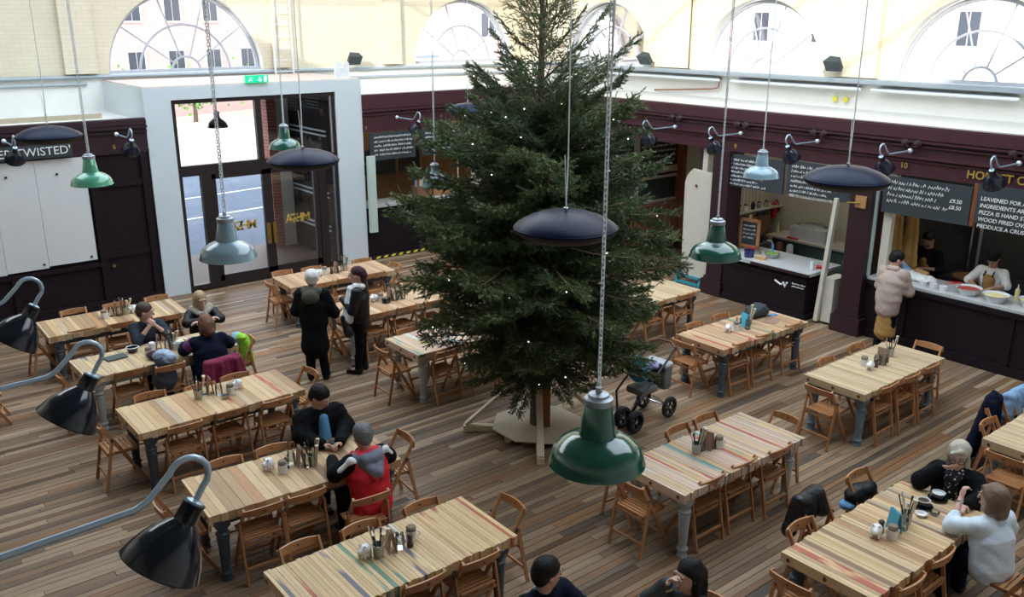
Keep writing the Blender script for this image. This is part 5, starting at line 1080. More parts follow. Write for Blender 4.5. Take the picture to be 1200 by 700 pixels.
# ------------------------------------------------------------ the spruce
def branch_mesh(seed, L=1.0, dens=1.0, bare=.12, gap=1.0):
    r = np.random.default_rng(seed); rp = random.Random(seed)
    vs = []; fs = []; mi = []; tone = []
    def tri_tube(p, q, r0, r1):
        o = len(vs); d = (q-p)/np.linalg.norm(q-p); u = np.cross(d, [.3, .2, 1]); u /= np.linalg.norm(u); v = np.cross(d, u)
        for c, rr in ((p, r0), (q, r1)):
            for k in range(3): a = 2*PI*k/3; vs.append(c+(u*math.cos(a)+v*math.sin(a))*rr)
        for k in range(3): fs.append((o+k, o+(k+1) % 3, o+3+(k+1) % 3)); fs.append((o+k, o+3+(k+1) % 3, o+3+k)); mi.extend([0, 0]); tone.extend([0, 0])
    def needles(p, q, n, tn):
        d = q-p; l = np.linalg.norm(d); d /= l; u = np.cross(d, [.1, .3, 1]); u /= np.linalg.norm(u); v = np.cross(d, u)
        t = r.random(n); a = r.random(n)*2*PI; ln = r.uniform(.016, .026, n)
        rad = u[None]*np.cos(a)[:, None]+v[None]*np.sin(a)[:, None]; base = p+d*(t*l)[:, None]
        tip = base+(rad*.75+d*.8)*ln[:, None]; side = np.cross(rad, d)*.0032
        o = len(vs); vs.extend(base+side); vs.extend(base-side); vs.extend(tip)
        for i in range(n): fs.append((o+i, o+n+i, o+2*n+i))
        mi.extend([1]*n); tone.extend([tn+.25*r.random()]*n)
    def pt(s): return np.array([s*L, .04*math.sin(s*3+seed), .16*s*s-.10*s])
    N = 11; P_ = [pt(i/N) for i in range(N+1)]
    for i in range(N): tri_tube(P_[i], P_[i+1], .013*(1-i/N)+.003, .013*(1-(i+1)/N)+.003)
    s = bare
    while s < 1.0:
        base = pt(s)
        for sd in (-1, 1):
            tl = (.34*(1-s)**.7+.07)*rp.uniform(.75, 1.2); ang = R(rp.uniform(38, 58)); dr = rp.uniform(-.28, .22)
            dv = np.array([math.cos(ang), sd*math.sin(ang), dr]); dv /= np.linalg.norm(dv); mid = base+dv*tl*.55; end = base+dv*tl+np.array([0, 0, .04*rp.uniform(-1, 1.6)])
            tri_tube(base, mid, .005, .004); tri_tube(mid, end, .004, .002)
            tn = .15+.75*(s*.6+.4*rp.random()); nn = int(tl*420*dens)
            needles(base, mid, nn//2, tn*.8); needles(mid, end, nn//2, tn)
            k = .25
            while k < .85 and tl > .12:
                b2 = base+dv*tl*k
                for s2 in (-1, 1):
                    l2 = tl*.36*(1.1-k)*rp.uniform(.8, 1.3)+.03; a2 = ang*sd+s2*R(42); d2 = np.array([math.cos(a2), math.sin(a2), rp.uniform(-.5, .3)]); d2 /= np.linalg.norm(d2)
                    e2 = b2+d2*l2; tri_tube(b2, e2, .003, .0015); needles(b2, e2, int(l2*420*dens), tn)
                k += .2
        s += rp.uniform(.045, .07)*gap
    needles(P_[-2], P_[-1], 40, .9)
    me = bpy.data.meshes.new('branch'); V_ = np.array(vs, np.float32); F_ = np.array(fs, np.int32); n = len(F_)
    me.vertices.add(len(V_)); me.vertices.foreach_set('co', V_.ravel()); me.loops.add(n*3); me.loops.foreach_set('vertex_index', F_.ravel())
    me.polygons.add(n); me.polygons.foreach_set('loop_start', np.arange(n, dtype=np.int32)*3); me.polygons.foreach_set('material_index', np.array(mi, np.int32))
    me.materials.append(MATS['twig']); me.materials.append(MATS['needles'])
    a = me.attributes.new('tone', 'FLOAT', 'FACE'); a.data.foreach_set('value', np.array(tone, np.float32)); me.update(); me.validate(); return me
BR = [branch_mesh(s) for s in range(5)]; SPARSE = [branch_mesh(20+s, dens=.8, bare=.22, gap=2.0) for s in range(3)]
TX, TY = 7.12, 8.25
tree = thing('christmas_tree', 'very large undecorated spruce with tiny lights in the middle of the hall', 'christmas tree', (TX, TY, 0))
MB().tube([(0, 0, 0), (.01, 0, 1.5), (-.02, .01, 3.2), (.0, 0, 5.0), (.01, 0, 6.35)], [.105, .09, .065, .035, .012], 12).put('trunk', 'bark', tree, smooth=True)
def rad(z):
    xs = [.55, .9, 1.4, 2.1, 2.8, 3.4, 4.0, 4.6, 5.2, 5.8, 6.3]; ys = [.55, .85, 1.32, 1.62, 1.62, 1.40, 1.12, .80, .56, .42, .25]
    return float(np.interp(z, xs, ys))
z = 1.0; i = 0; rb = random.Random(11); bulbs = MB(); nbr = 0
while z < 6.3 and nbr < 298:
    n = 9 if z < 3.7 else (7 if z < 4.2 else 4)
    for k in range(n):
        a = 2*PI*k/n+i*1.1+rb.uniform(-.2, .2); r_ = rad(z)*rb.uniform(.70, 1.16)
        tilt = np.interp(z, [.7, 1.5, 3, 4.3, 6.2], [-12, -8, 6, 38, 62])+rb.uniform(-7, 7)
        s = r_/math.cos(R(max(tilt, 0)))**(.6 if z < 4 else .95)
        me = rb.choice(SPARSE if z > 4.1 else BR)
        o = obj('branch', me, tree, (0, 0, z), rot=(rb.uniform(-.3, .3), -R(tilt), a), scale=(s, s*rb.uniform(.85, 1.05) if s > .9 else s*1.0, s*.95)); nbr += 1
        if rb.random() < .32:
            q = rb.uniform(.6, .98)*r_; bulbs.box((q*math.cos(a), q*math.sin(a), z+math.sin(R(tilt))*q+.02), (.010, .010, .010))
    z += .165 if z < 4.2 else .23; i += 1
bulbs.put('string_lights', 'fairy', tree, kind='stuff')
for (a, z0, s) in ((R(214), 1.15, 1.2), (R(250), 1.2, 1.1), (R(90), 1.7, 1.9), (R(300), 1.6, 1.7)):
    obj('branch', BR[0], tree, (0, 0, z0), rot=(0, R(24), a), scale=(s, s*.6, s))
# stand
sd = thing('tree_stand', 'plywood octagon and white timber cross holding up the spruce', 'stand', (TX, TY, 0))
MB().prism([(.62*math.cos(R(22.5+45*k))+.0, .62*math.sin(R(22.5+45*k))) for k in range(8)], .085, .103).put('plywood_octagon', 'plywood', sd)
for a in (R(232), R(142), R(52), R(-38)):
    c, s = math.cos(a), math.sin(a)
    MB().bar((c*.1, s*.1, .04), (c*.98, s*.98, .04), .09, .08).put('foot_beam', 'sawn', sd)
    MB().bar((c*.95, s*.95, .09), (c*.13, s*.13, .85), .085, .045).put('brace', 'sawn', sd)
MB().bar((.35, .75, .04), (-.55, -.05, .04), .08, .07).put('foot_beam', 'sawn', sd); MB().box((-.02, -.14, .45), (.18, .03, .70), rz=R(-38)).put('trunk_board', 'stain_wood', sd)
# ------------------------------------------------------------ people
def rotm(yaw, pitch=0, roll=0): return Matrix.Rotation(yaw, 3, 'Z')@Matrix.Rotation(pitch, 3, 'X')@Matrix.Rotation(roll, 3, 'Y')
class Fig:
    """skeleton of one person; local +y is where the body faces, floor at z=0"""
    def __init__(s, sit=True, lean=0.1, hip=None, h=1.0, head=(0, 0, 0), nod=(0, 0.03, 0), hands=None, elbows=None, feet=None, knees=None, w=.182, twist=0, hd_off=(0, 0)):
        s.sit = sit; s.h = h; hz = hip or (.53 if sit else .92)*h; s.P = Vector((0, 0, hz)); L = .50*h
        d = Vector((0, math.sin(lean), math.cos(lean))); T = Matrix.Rotation(twist, 3, 'Z'); s.T = T
        s.C = s.P+d*L*.58; s.N = s.P+d*L*1.02; s.S = {-1: s.P+d*L*.90+T@Vector((-w*h, 0, 0)), 1: s.P+d*L*.90+T@Vector((w*h, 0, 0))}
        s.yaw, s.pitch, s.roll = head; s.R = rotm(s.yaw, s.pitch, s.roll)
        s.H = s.N+Vector((hd_off[0], hd_off[1]+.03*h, .165*h))
        e = elbows or {}; hn = hands or {}
        s.E = {}; s.W = {}; s.Hd = {}
        for k in (-1, 1):
            s.E[k] = Vector(e[k]) if k in e else s.S[k]+Vector((k*.05, -.02, -.28*h))
            s.W[k] = Vector(hn[k]) if k in hn else s.E[k]+Vector((0, .08, -.24*h))
            s.K = {}; 
        s.K = {}; s.A = {}
        for k in (-1, 1):
            if sit: s.K[k] = Vector((k*.11, .42*h, hz-.01)); s.A[k] = Vector((k*.11, .40*h, .08))
            else: s.K[k] = Vector((k*.09, .01, .49*h)); s.A[k] = Vector((k*.085, -.02, .09))
        if knees: s.K.update({k: Vector(v) for k, v in knees.items()})
        if feet: s.A.update({k: Vector(v) for k, v in feet.items()})
    def hp(s, x, y, z): return s.H+s.R@Vector((x, y, z))*1.13
    def body(s, skin='skin', fingers=True):
        h = s.h*1.13; p = []; H = s.hp; Rm = s.R
        p += [E_(H(0, -.008, .025), (.074*h, .092*h, .088*h), Rm), E_(H(0, .018, -.035), (.058*h, .070*h, .078*h), Rm), C_(H(0, .062, -.088), H(0, .058, -.08), .022, .022)]
        p += [C_(H(0, .088, .018), H(0, .108, -.022), .009, .014, k=.012), E_(H(0, .094, -.056), (.024, .012, .006), Rm, 1, .004), E_(H(0, .092, -.066), (.021, .012, .007), Rm, 1, .004)]
        p += [E_(H(k*.032, .094, .014), (.017, .014, .012), Rm, 0, .010, True) for k in (-1, 1)]
        p += [C_(H(-.045, .078, .036), H(.045, .078, .036), .010, k=.012)]
        p += [E_(H(k*.076, -.008, -.01), (.012, .022, .032), Rm, 0, .008) for k in (-1, 1)]
        p += [C_(s.N-Vector((0, 0, .05)), H(0, -.02, -.05), .058*h, .052*h)]; h = s.h
        p += [C_(s.P, s.C, .12*h, .13*h, sq=(1, 1.35, 1)), C_(s.C, s.N, .13*h, .07*h, sq=(1, 1.3, 1)), C_(s.S[-1], s.S[1], .055*h)]
        for k in (-1, 1):
            p += [C_(s.S[k], s.E[k], .048*h, .038*h), C_(s.E[k], s.W[k], .038*h, .026*h)]
            p += s.hand(k)
            hp = s.P+Vector((k*.09, 0, -.01)); p += [C_(hp, s.K[k], .078*h, .055*h), C_(s.K[k], s.A[k], .052*h, .036*h), C_(s.A[k], s.A[k]+Vector((0, .13, -.05)), .035, .03)]
        return p
    curl = {-1: None, 1: None}; palm = {}
    def hand(s, k):
        w, e = s.W[k], s.E[k]; d = (w-e).normalized(); g = s.palm.get(k)
        if g is not None: d = Vector(g[0]).normalized(); n = Vector(g[1]).normalized()
        else: n = Vector((0, 0, -1)) if abs(d.z) < .8 else Vector((-k, 0, 0))
        sd = d.cross(n).normalized(); n = sd.cross(d).normalized(); c = w+d*.05; p = []
        M = Matrix((sd, d, n)).transposed(); p.append(E_(c, (.038, .048, .016), M, 0, .012))
        cu = g[2] if g is not None and len(g) > 2 else .45
        for i, (o, l) in enumerate(((-.028, .062), (-.010, .072), (.009, .068), (.026, .054))):
            b = w+d*.088+sd*o; m = b+(d*math.cos(cu)+n*math.sin(cu))*l*.5; t = m+(d*math.cos(cu*2.2)+n*math.sin(cu*2.2))*l*.5
            p += [C_(b, m, .0095, .0088, k=.005), C_(m, t, .0088, .0072, k=.005)]
        tdir = -1 if k > 0 else 1
        b = w+d*.03+sd*.026*tdir*(-1 if s.palm.get('flip') else 1); m = b+(d*.6+sd*.7*tdir*(-1 if s.palm.get('flip') else 1)+n*.4).normalized()*.035; t = m+(d*.9+n*.3).normalized()*.03
        p += [C_(b, m, .013, .011, k=.008), C_(m, t, .011, .009, k=.006)]
        return p
    def top(s, r=.018, arm=1.0, waist=None, mi=0, hem=.0, neck=.0, sleeve_mi=None, flare=0):
        """upper garment: torso, shoulders and sleeves to a share of the forearm"""
        h = s.h; wz = s.P+(s.C-s.P)*(.10-hem); sm = mi if sleeve_mi is None else sleeve_mi
        p = [C_(wz, s.C, .137*h+r+flare, .142*h+r, mi, sq=(.80, 1.14, 1)), C_(s.C, s.N-Vector((0, 0, .06-neck)), .138*h+r, .070*h+r, mi, sq=(.80, 1.14, 1)), C_(s.S[-1]+Vector((.03, 0, -.01)), s.S[1]-Vector((.03, 0, .01)), .056*h+r*.8, mi=mi)]
        for k in (-1, 1):
            p.append(C_(s.S[k], s.E[k], .055*h+r*.8, .047*h+r*.8, sm))
            if arm > 0: w_ = s.E[k]+(s.W[k]-s.E[k])*arm; p.append(C_(s.E[k], w_, .047*h+r*.8, .036*h+r*.6, sm))
        return p
    def legs(s, r=.02, mi=0, to=1.0):
        h = s.h; p = [C_(s.P+Vector((-.05, -.01, 0)), s.P+Vector((.05, -.01, 0)), .115*h+r*.4, mi=mi)]
        for k in (-1, 1):
            hp = s.P+Vector((k*.09, 0, -.02)); p += [C_(hp, s.K[k], .085*h+r*.5, .058*h+r, mi), C_(s.K[k], s.K[k]+(s.A[k]-s.K[k])*to, .055*h+r, .042*h+r, mi)]
        return p
    def shoes(s): return [C_(s.A[k]+Vector((0, -.03, -.045)), s.A[k]+Vector((0, .15, -.05)), .042, .038) for k in (-1, 1)]+[C_(s.A[k]+Vector((0, -.02, -.04)), s.A[k]+Vector((0, -.02, .02)), .042, .04) for k in (-1, 1)]
    def hair(s, kind='short', mi=0):
        H, Rm, h = s.hp, s.R, s.h*1.13
        p = [E_(H(0, -.020, .042), (.084*h, .100*h, .088*h), Rm, mi), E_(H(0, -.055, -.01), (.075*h, .060*h, .075*h), Rm, mi), E_(H(0, .085, -.030), (.066, .060, .080), Rm, mi, .015, True), E_(H(0, .10, .012), (.062, .045, .045), Rm, mi, .015, True)]
        if kind == 'bob': p = p[:2]+[C_(H(k*.062, -.015, .02), H(k*.070, .0, -.09), .032, .030, mi) for k in (-1, 1)]+[C_(H(0, -.07, 0), H(0, -.075, -.11), .06, .055, mi, sq=(.75, 1, 1))]+[E_(H(0, .095, -.025), (.050, .055, .080), Rm, mi, .012, True)]+[C_(H(-.03, .06, .085), H(.045, .07, .065), .022, .016, mi, k=.01)]
        if kind == 'long': p = p[:2]+[C_(H(k*.060, -.02, .02), H(k*.075, .0, -.16), .034, .032, mi) for k in (-1, 1)]+[C_(H(0, -.07, 0), H(0, -.085, -.24), .062, .055, mi, sq=(.7, 1, 1))]+[E_(H(0, .095, -.025), (.052, .060, .082), Rm, mi, .012, True)]
        return p
DET = {}
def person(name_lab, loc, rz, fig, parts, skin='skin', h=.010, glasses=False, det=True):
    t = thing('person', name_lab, 'person', loc, rz)
    obj('body', sdf_mesh('body', fig.body(), [skin, 'lips'], h, .022), t)
    for nm, pr, m, *o in parts:
        kk = o[0] if o else {}
        obj(nm, sdf_mesh(nm, pr, m, kk.get('h', h), kk.get('k', .03), kk.get('disp', 0)), t)
    if det:
        for k in (-1, 1):
            c = fig.hp(k*.032, .083, .012); e = MB().lathe([(0, -.010), (.007, -.007), (.010, 0), (.007, .007), (0, .010)], 10, c+fig.R@Vector((0, .006, 0))).put('eye', 'eye_white', t, smooth=True)
            MB().lathe([(0, -.007), (.006, 0), (0, .007)], 8, fig.hp(k*.032, .095, .012)).put('iris', 'eye_dark', e)
            MB().tube([fig.hp(k*.016, .098, .030), fig.hp(k*.032, .101, .036), fig.hp(k*.050, .088, .032)], .0042, 5).put('eyebrow', 'hair_brown', t)
    if glasses:
        g = MB()
        for k in (-1, 1):
            g.tube([fig.hp(k*.033+.025*math.cos(a), .112, .010+.019*math.sin(a)) for a in [2*PI*i/12 for i in range(13)]], .0035, 5, caps=False)
            g.tube([fig.hp(k*.058, .108, .014), fig.hp(k*.080, .0, .012)], .003, 5)
        g.tube([fig.hp(-.009, .114, .012), fig.hp(.009, .114, .012)], .003, 5); g.put('glasses', 'black_plastic', t)
    return t
def away(u, v, w): return (u, v, w)

# man in charcoal jumper, hands clasped before his mouth (faces the near side, looks to the right)
f = Fig(lean=.20, head=(R(62), R(-12), 0), hands={-1: (-.055, .30, 1.03), 1: (.02, .31, 1.02)}, elbows={-1: (-.24, .36, .83), 1: (.20, .30, .83)})
f.palm = {-1: ((.5, -.05, .6), (.3, -.9, 0), 1.1), 1: ((-.5, -.05, .6), (-.3, -.9, 0), 1.1)}
person('man in charcoal jumper, hands clasped before his chin, looking right', (3.62, 12.98, 0), PI, f,
    [('jumper', f.top(.020, .35, neck=.03), 'cloth_charcoal', dict(disp=.003)), ('trousers', f.legs(), 'cloth_black'), ('shoes', f.shoes(), 'shoe'), ('hair', f.hair(), 'hair_brown')])
# young woman with pale fur collar, arms folded on the table
f = Fig(lean=.10, h=.95, head=(R(12), R(-14), 0), hands={-1: (.06, .27, .86), 1: (-.08, .25, .88)}, elbows={-1: (-.25, .20, .84), 1: (.25, .20, .84)})
person('young woman in black jacket with pale fur-lined hood, arms folded', (4.52, 13.16, 0), PI-R(10), f,
    [('jacket', f.top(.024, .8), 'leather', dict(disp=.003)), ('fur_hood', [C_(f.N+Vector((k*.03, .10, -.05)), f.N+Vector((k*.13, 0, .01)), .045, .055) for k in (-1, 1)]+[C_(f.N+Vector((-.12, -.02, .02)), f.N+Vector((.12, -.02, .02)), .055), E_(f.N+Vector((0, -.10, .0)), (.13, .07, .08))], 'fur', dict(disp=.004)),
     ('trousers', f.legs(), 'denim'), ('shoes', f.shoes(), 'shoe'), ('hair', f.hair('long'), 'hair_fair')])
# auburn-haired woman, navy jumper, back to the viewer
f = Fig(lean=.26, head=(R(8), R(-22), 0), hands={-1: (-.24, .46, .84), 1: (.18, .42, .84)}, elbows={-1: (-.31, .20, .86), 1: (.30, .16, .86)}, w=.19)
person('auburn-haired woman in navy jumper with purple shoulder band, back to us', (4.08, 11.62, 0), R(-4), f,
    [('jumper', f.top(.032, 1.0, flare=.03), 'cloth_navy', dict(disp=.004, k=.05)), ('knit_band', [C_(f.S[-1]+(f.E[-1]-f.S[-1])*.25, f.S[-1]+(f.E[-1]-f.S[-1])*.60, .088, .084)], 'purple_knit'),
     ('trousers', f.legs(), 'cloth_black'), ('shoes', f.shoes(), 'shoe'), ('hair', f.hair('bob')+[E_(f.hp(0, -.05, -.02), (.10, .08, .10), f.R)], 'hair_auburn', dict(disp=.004))])
# standing white-haired woman in long black coat
f = Fig(sit=False, lean=.05, h=.99, head=(R(5), R(-8), 0), hands={-1: (-.10, .28, 1.08), 1: (.14, .28, 1.08)}, elbows={-1: (-.27, .03, 1.08), 1: (.30, .06, 1.05)}, feet={1: (.12, .04, .09)})
person('white-haired woman in long black hooded coat, standing with her back to us', (5.66, 11.66, 0), R(-42), f,
    [('coat', f.top(.036, 1.0)+[C_((0, -.01, .98), (0, -.01, .56), .16, .215, sq=(1, 1.2, 1))], 'cloth_black', dict(disp=.003, k=.05, h=.012)), ('fur_hood', [C_(f.N+Vector((-.10, -.07, .0)), f.N+Vector((.10, -.07, .0)), .06), E_(f.N+Vector((0, -.13, -.08)), (.13, .07, .11)), C_(f.N+Vector((-.09, .05, -.0)), f.N+Vector((-.11, -.04, .02)), .045), C_(f.N+Vector((.09, .05, -.0)), f.N+Vector((.11, -.04, .02)), .045)], ['fur_dark'], dict(disp=.004)),
     ('trousers', f.legs(.022), 'cloth_black'), ('shoes', f.shoes(), 'shoe'), ('hair', f.hair()+[E_(f.hp(0, -.03, .04), (.10, .11, .10), f.R)], 'hair_white', dict(disp=.005))], h=.011)
# standing woman, beanie, scarf
f = Fig(sit=False, lean=.0, h=.97, head=(R(0), R(0), 0), hands={-1: (.02, .26, 1.16), 1: (.08, .20, 1.02)}, elbows={-1: (-.24, .06, 1.06), 1: (.24, .02, 1.02)}, feet={-1: (-.09, .05, .09), 1: (.09, .0, .09)})
person('woman in maroon beanie and long pale scarf, standing in profile', (6.36, 11.52, 0), R(48), f,
    [('jacket', f.top(.028, 1.0)+[C_((0, 0, 1.0), (0, 0, .78), .145, .16, sq=(1, 1.2, 1))], 'leather', dict(disp=.003)), ('beanie', [E_(f.hp(0, -.02, .055), (.092, .108, .085), f.R), C_(f.hp(-.0, -.08, .04), f.hp(0, -.10, .0), .06), E_(f.hp(0, .09, -.02), (.07, .05, .06), f.R, 0, .012, True)], 'beanie', dict(disp=.003)),
     ('scarf', [C_(f.N+Vector((-.08, .03, .0)), f.N+Vector((.08, .03, .0)), .06), C_(f.N+Vector((-.06, .12, -.04)), f.N+Vector((-.14, .20, -.52)), .06, .08, sq=(1, 1.3, 1)), C_(f.N+Vector((-.10, .04, -.04)), f.N+Vector((-.2, .12, -.48)), .05, .06), C_(f.N+Vector((.03, .09, -.04)), f.N+Vector((-.06, .16, -.35)), .05, .06, sq=(1, 1.4, 1)), C_(f.N+Vector((-.06, -.06, .0)), f.N+Vector((.06, -.06, 0)), .05)], 'tshirt_white', dict(disp=.004)),
     ('hair', [C_(f.hp(0, -.09, -.02), f.hp(.02, -.13, -.30), .05, .035), C_(f.hp(.04, -.05, -.05), f.hp(.06, -.02, -.28), .035, .025)], 'hair_brown'), ('shoulder_bag', [C_((-.20, .14, .72), (-.14, .20, .90), .10, .09, sq=(1, 1.3, 1))], 'black_plastic'), ('papers', [C_((.17, .10, .86), (.24, .02, .84), .035, sq=(1, 1, 1.8))], 'paper'),
     ('trousers', f.legs(.012), 'cloth_black'), ('boots', f.shoes()+[C_(f.A[k], f.A[k]+Vector((0, 0, .2)), .05) for k in (-1, 1)], 'shoe')])
# man in black jacket and blue shirt at the far side
f = Fig(lean=.26, h=1.04, head=(R(34), R(-30), 0), hands={-1: (-.05, .56, .84), 1: (.13, .50, .83)}, elbows={-1: (-.25, .26, .86), 1: (.26, .24, .86)}, w=.195)
f.palm = {-1: ((.7, .5, .0), (-.2, .3, -.9), .6), 1: ((-.7, .5, 0), (.2, .3, -.9), .6)}
t = person('dark-haired man in black jacket over light blue shirt, hands together', (4.12, 8.60, 0), PI-R(6), f,
    [('jacket', f.top(.046, .95, flare=.02), 'cloth_black', dict(disp=.005, k=.07)), ('shirt', [C_(f.N+Vector((0, .08, -.06)), f.C+Vector((0, .15, -.10)), .06, .085, sq=(1, 1, 1))], 'cloth_blue'), ('collar', [C_(f.N+Vector((k*.02, .06, -.05)), f.N+Vector((k*.075, -.02, .0)), .022, .03) for k in (-1, 1)], 'cloth_blue'),
     ('trousers', f.legs(), 'cloth_black'), ('shoes', f.shoes(), 'shoe'), ('hair', f.hair(), 'hair_black')])
tag(MB().box((0, 0, .006), (.07, .14, .01)).put('mobile_phone', 'black_plastic', None, (4.05, 8.06, .835), R(30)), 'dark phone held by the man in the black jacket', 'phone')
# red jacket, grey hair, back to viewer
f = Fig(lean=.22, h=1.0, head=(R(-2), R(-22), 0), hands={-1: (-.16, .50, .84), 1: (.16, .46, .84)}, elbows={-1: (-.33, .14, .88), 1: (.30, .14, .88)}, w=.19)
Sh, El = f.S, f.E
red = f.top(.040, 1.0, mi=0, sleeve_mi=1, hem=.25, flare=.0)
person('grey-haired person in red ski jacket with black sleeves, back to us', (4.02, 7.22, 0), R(2), f,
    [('ski_jacket', red, ['cloth_red', 'cloth_black'], dict(disp=.004, k=.04)), ('hood', [C_(f.N+Vector((-.09, -.05, .01)), f.N+Vector((.09, -.05, .01)), .05, mi=0), C_(f.N+Vector((-.13, -.05, -.01)), f.N+Vector((0, -.21, -.14)), .05, .055, 1), C_(f.N+Vector((.14, -.05, -.01)), f.N+Vector((.02, -.21, -.14)), .05, .055, 1), C_(f.N+Vector((-.08, -.13, -.01)), f.N+Vector((.09, -.13, -.01)), .055, .055, 1), C_(f.N+Vector((-.16, -.02, -.03)), f.N+Vector((-.03, -.22, -.20)), .035, .035, 0), C_(f.N+Vector((.17, -.02, -.03)), f.N+Vector((.05, -.22, -.20)), .035, .035, 0), C_(f.N+Vector((-.12, .0, -.01)), f.N+Vector((-.10, .06, -.02)), .04), C_(f.N+Vector((.12, .0, -.01)), f.N+Vector((.10, .06, -.02)), .04)], ['cloth_red', 'cloth_grey'], dict(disp=.004)),
     ('stripe', [C_(f.N+Vector((k*.10, -.07, -.06)), Sh[k]+Vector((k*.015, -.060, .058)), .030, .034) for k in (-1, 1)]+[C_(Sh[k]+Vector((k*.015, -.060, .058)), El[k]+Vector((-k*.01, -.063, .055)), .029, .027) for k in (-1, 1)], 'tshirt_white'),
     ('trousers', f.legs(), 'cloth_navy'), ('shoes', f.shoes(), 'shoe'), ('hair', f.hair()+[E_(f.hp(0, -.04, .03), (.085, .09, .095), f.R)], 'hair_grey', dict(disp=.004))])
# blonde woman with glasses at the right end of the coffee table: facing -x
f = Fig(lean=.30, h=.97, head=(R(14), R(-10), R(6)), hands={1: (.10, .315, 1.05), -1: (-.20, .47, .82)}, elbows={1: (.26, .34, .85), -1: (-.30, .22, .84)})
f.palm = {1: ((-.75, .10, .20), (0, -.6, .6), .35), -1: ((-.05, 1, -.1), (0, 0, -1), .3)}
person('blonde woman in glasses, black jacket and dotted scarf, chin on hand', (8.56, 3.44, 0), PI/2+R(8), f,
    [('jacket', f.top(.038, .92, flare=.02), 'cloth_black', dict(disp=.004, k=.06)), ('dotted_scarf', [C_(f.N+Vector((k*.05, .04, .0)), f.N+Vector((k*.01, .12, -.06)), .05, .055) for k in (-1, 1)]+[C_(f.N+Vector((0, .11, -.06)), f.C+Vector((0, .15, -.06)), .055, .075)], 'scarf_dots', dict(disp=.004)),
     ('trousers', f.legs(), 'cloth_black'), ('shoes', f.shoes(), 'shoe'), ('hair', f.hair('bob')+[E_(f.hp(-.02, -.03, .06), (.095, .10, .085), f.R)], 'hair_blonde', dict(disp=.004))], glasses=True)
# woman in white jumper, near side of the coffee table
f = Fig(lean=.16, h=.97, head=(R(14), R(-6), 0), hands={-1: (-.02, .40, 1.02), 1: (.16, .28, .80)}, elbows={-1: (-.24, .28, .85), 1: (.28, .10, .80)})
f.palm = {-1: ((.35, .1, .9), (.8, -.3, 0), .9)}
t = person('woman in white jumper with short brown bob and silver watch', (7.76, 2.72, 0), R(-16), f,
    [('jumper', f.top(.030, .35, hem=.0, flare=.02, neck=-.03), 'cloth_white', dict(disp=.004, k=.045)), ('trousers', f.legs(.03), 'cloth_navy'), ('shoes', f.shoes(), 'shoe'), ('hair', f.hair('bob')+[E_(f.hp(0, -.03, .04), (.098, .108, .095), f.R), C_(f.hp(0, -.06, 0), f.hp(0, -.05, -.07), .07, .055)], 'hair_mouse', dict(disp=.004))])
w_ = f.E[-1]+(f.W[-1]-f.E[-1])*.86; MB().tube([w_-Vector((0, .0, .012)), w_+Vector((.0, .01, .014))], .036, 14).put('watch', 'steel', t)
# dark-haired man at the bottom edge, looking right
f = Fig(lean=.12, h=1.0, head=(R(78), R(-8), 0), hands={-1: (-.10, .42, .84), 1: (.12, .42, .84)}, elbows={-1: (-.28, .2, .84), 1: (.28, .2, .84)})
person('dark-haired young man in navy jacket at the bottom edge, in profile', (3.92, 4.50, 0), PI, f,
    [('jacket', f.top(.030, .95, neck=.02), 'cloth_navy', dict(disp=.004)), ('shirt_collar', [C_(f.N+Vector((k*.02, .06, -.02)), f.N+Vector((k*.07, -.02, .03)), .018, .022) for k in (-1, 1)], 'denim_light'), ('trousers', f.legs(), 'denim'), ('shoes', f.shoes(), 'shoe'), ('hair', f.hair()+[E_(f.hp(0, -.01, .07), (.082, .095, .06), f.R)], 'hair_black', dict(disp=.004))])
f = Fig(lean=.10, h=.96, head=(R(-12), R(-5), 0), hands={1: (.06, .25, 1.13), -1: (-.12, .40, .84)}, elbows={1: (.24, .24, .88), -1: (-.28, .2, .84)})
person('long dark-haired woman in dark green coat eating at the bottom edge', (4.87, 3.76, 0), PI/2, f,
    [('coat', f.top(.030, .95), 'rucksack', dict(disp=.004)), ('trousers', f.legs(), 'denim'), ('shoes', f.shoes(), 'shoe'), ('hair', f.hair('long')+[C_(f.hp(0, -.06, 0), f.hp(0, -.06, -.22), .075, .07)], 'hair_black', dict(disp=.004)), ('bread_bite', [C_(f.hp(.0, .14, -.055), f.hp(0, .18, -.05), .014)], 'bread')])
# customer in stone jacket at the pizza counter
f = Fig(sit=False, lean=.16, h=.97, head=(R(-38), R(-30), 0), hands={-1: (-.10, .34, 1.12), 1: (.10, .34, 1.12)}, elbows={-1: (-.25, .16, 1.04), 1: (.25, .16, 1.04)})
person('dark-haired cook in stone jacket and long ochre apron at the counter', (13.52, 6.98, 0), R(-90), f,
    [('jacket', f.top(.040, .95)+[C_((0, 0, 1.02), (0, 0, .74), .165, .19, sq=(1, 1.15, 1))], 'cloth_stone', dict(disp=.006, k=.05)), ('apron', [C_((0, .02, .9), (0, .02, .34), .15, .17, sq=(1, 1.2, 1))], 'apron_ochre', dict(disp=.005)), ('collar', [C_(f.N+Vector((-.06, -.05, .02)), f.N+Vector((.06, -.05, .02)), .05)], 'cloth_stone'),
     ('trousers', f.legs(), 'cloth_black'), ('shoes', f.shoes(), 'shoe'), ('hair', f.hair()+[E_(f.hp(0, -.03, .04), (.09, .10, .09), f.R)], 'hair_black', dict(disp=.004))])
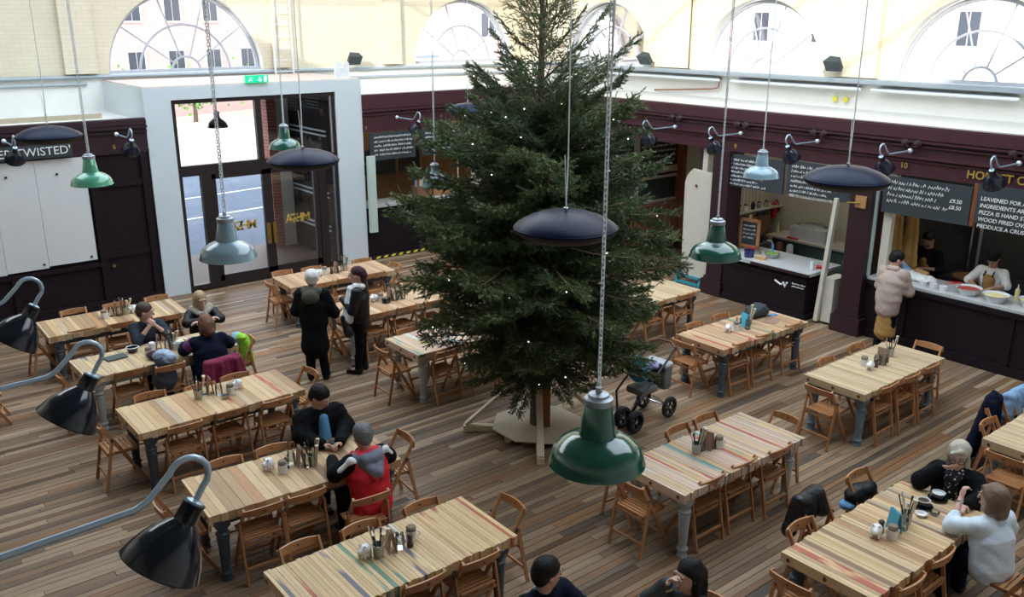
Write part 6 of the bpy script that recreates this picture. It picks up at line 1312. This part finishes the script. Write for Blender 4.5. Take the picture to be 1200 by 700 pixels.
f = Fig(sit=False, lean=.10, h=1.0, head=(R(-14), R(-32), 0), hands={-1: (-.12, .36, 1.14), 1: (.12, .36, 1.16)}, elbows={-1: (-.30, .12, 1.10), 1: (.32, .14, 1.08)})
person('cook in black top and ochre apron standing in the dark pizza stall', (15.25, 7.25, 0), R(90), f,
    [('shirt', f.top(.022, .3), 'cloth_black'), ('apron', [C_((0, .08, 1.20), (0, .06, .50), .125, .17, sq=(1, 1.2, 1))], 'apron_ochre', dict(disp=.004)), ('trousers', f.legs(), 'cloth_black'), ('shoes', f.shoes(), 'shoe'), ('hair', f.hair()+[E_(f.hp(0, .05, -.075), (.05, .05, .03), f.R)], 'hair_black')], skin='skin_tan')
f = Fig(sit=False, lean=.30, h=.98, head=(R(6), R(-48), 0), hands={-1: (-.14, .42, 1.12), 1: (.10, .44, 1.12)}, elbows={-1: (-.30, .24, 1.16), 1: (.30, .26, 1.14)})
person('cook in white T-shirt and ochre apron bending over the pizza counter', (15.05, 6.02, 0), R(90), f,
    [('t_shirt', f.top(.026, 0), 'tshirt_white', dict(disp=.004)), ('apron', [C_(f.C+Vector((0, .11, .02)), f.P+Vector((0, .10, 0)), .10, .13, sq=(1, 1.1, 1)), C_(f.P+Vector((0, .10, 0)), (0, .10, .5), .14, .16, sq=(1, 1.2, 1))], 'apron_ochre', dict(disp=.004)), ('apron_strap', [C_(f.N+Vector((k*.06, .02, .01)), f.C+Vector((k*.07, .19, .09)), .012) for k in (-1, 1)], 'cloth_black'),
     ('trousers', f.legs(), 'cloth_black'), ('shoes', f.shoes(), 'shoe'), ('hair', f.hair()+[E_(f.hp(0, .05, -.08), (.05, .05, .03), f.R)], 'hair_black')], skin='skin_tan')
f = Fig(sit=False, lean=.12, h=1.0, head=(0, R(-30), 0))
person('dark-haired server behind the stall 7 counter, hidden by the bell lamp', (12.0, 18.25, 0), PI, f,
    [('shirt', f.top(.022, .6), 'cloth_charcoal'), ('trousers', f.legs(), 'cloth_black'), ('shoes', f.shoes(), 'shoe'), ('hair', f.hair(), 'hair_black')], h=.014)
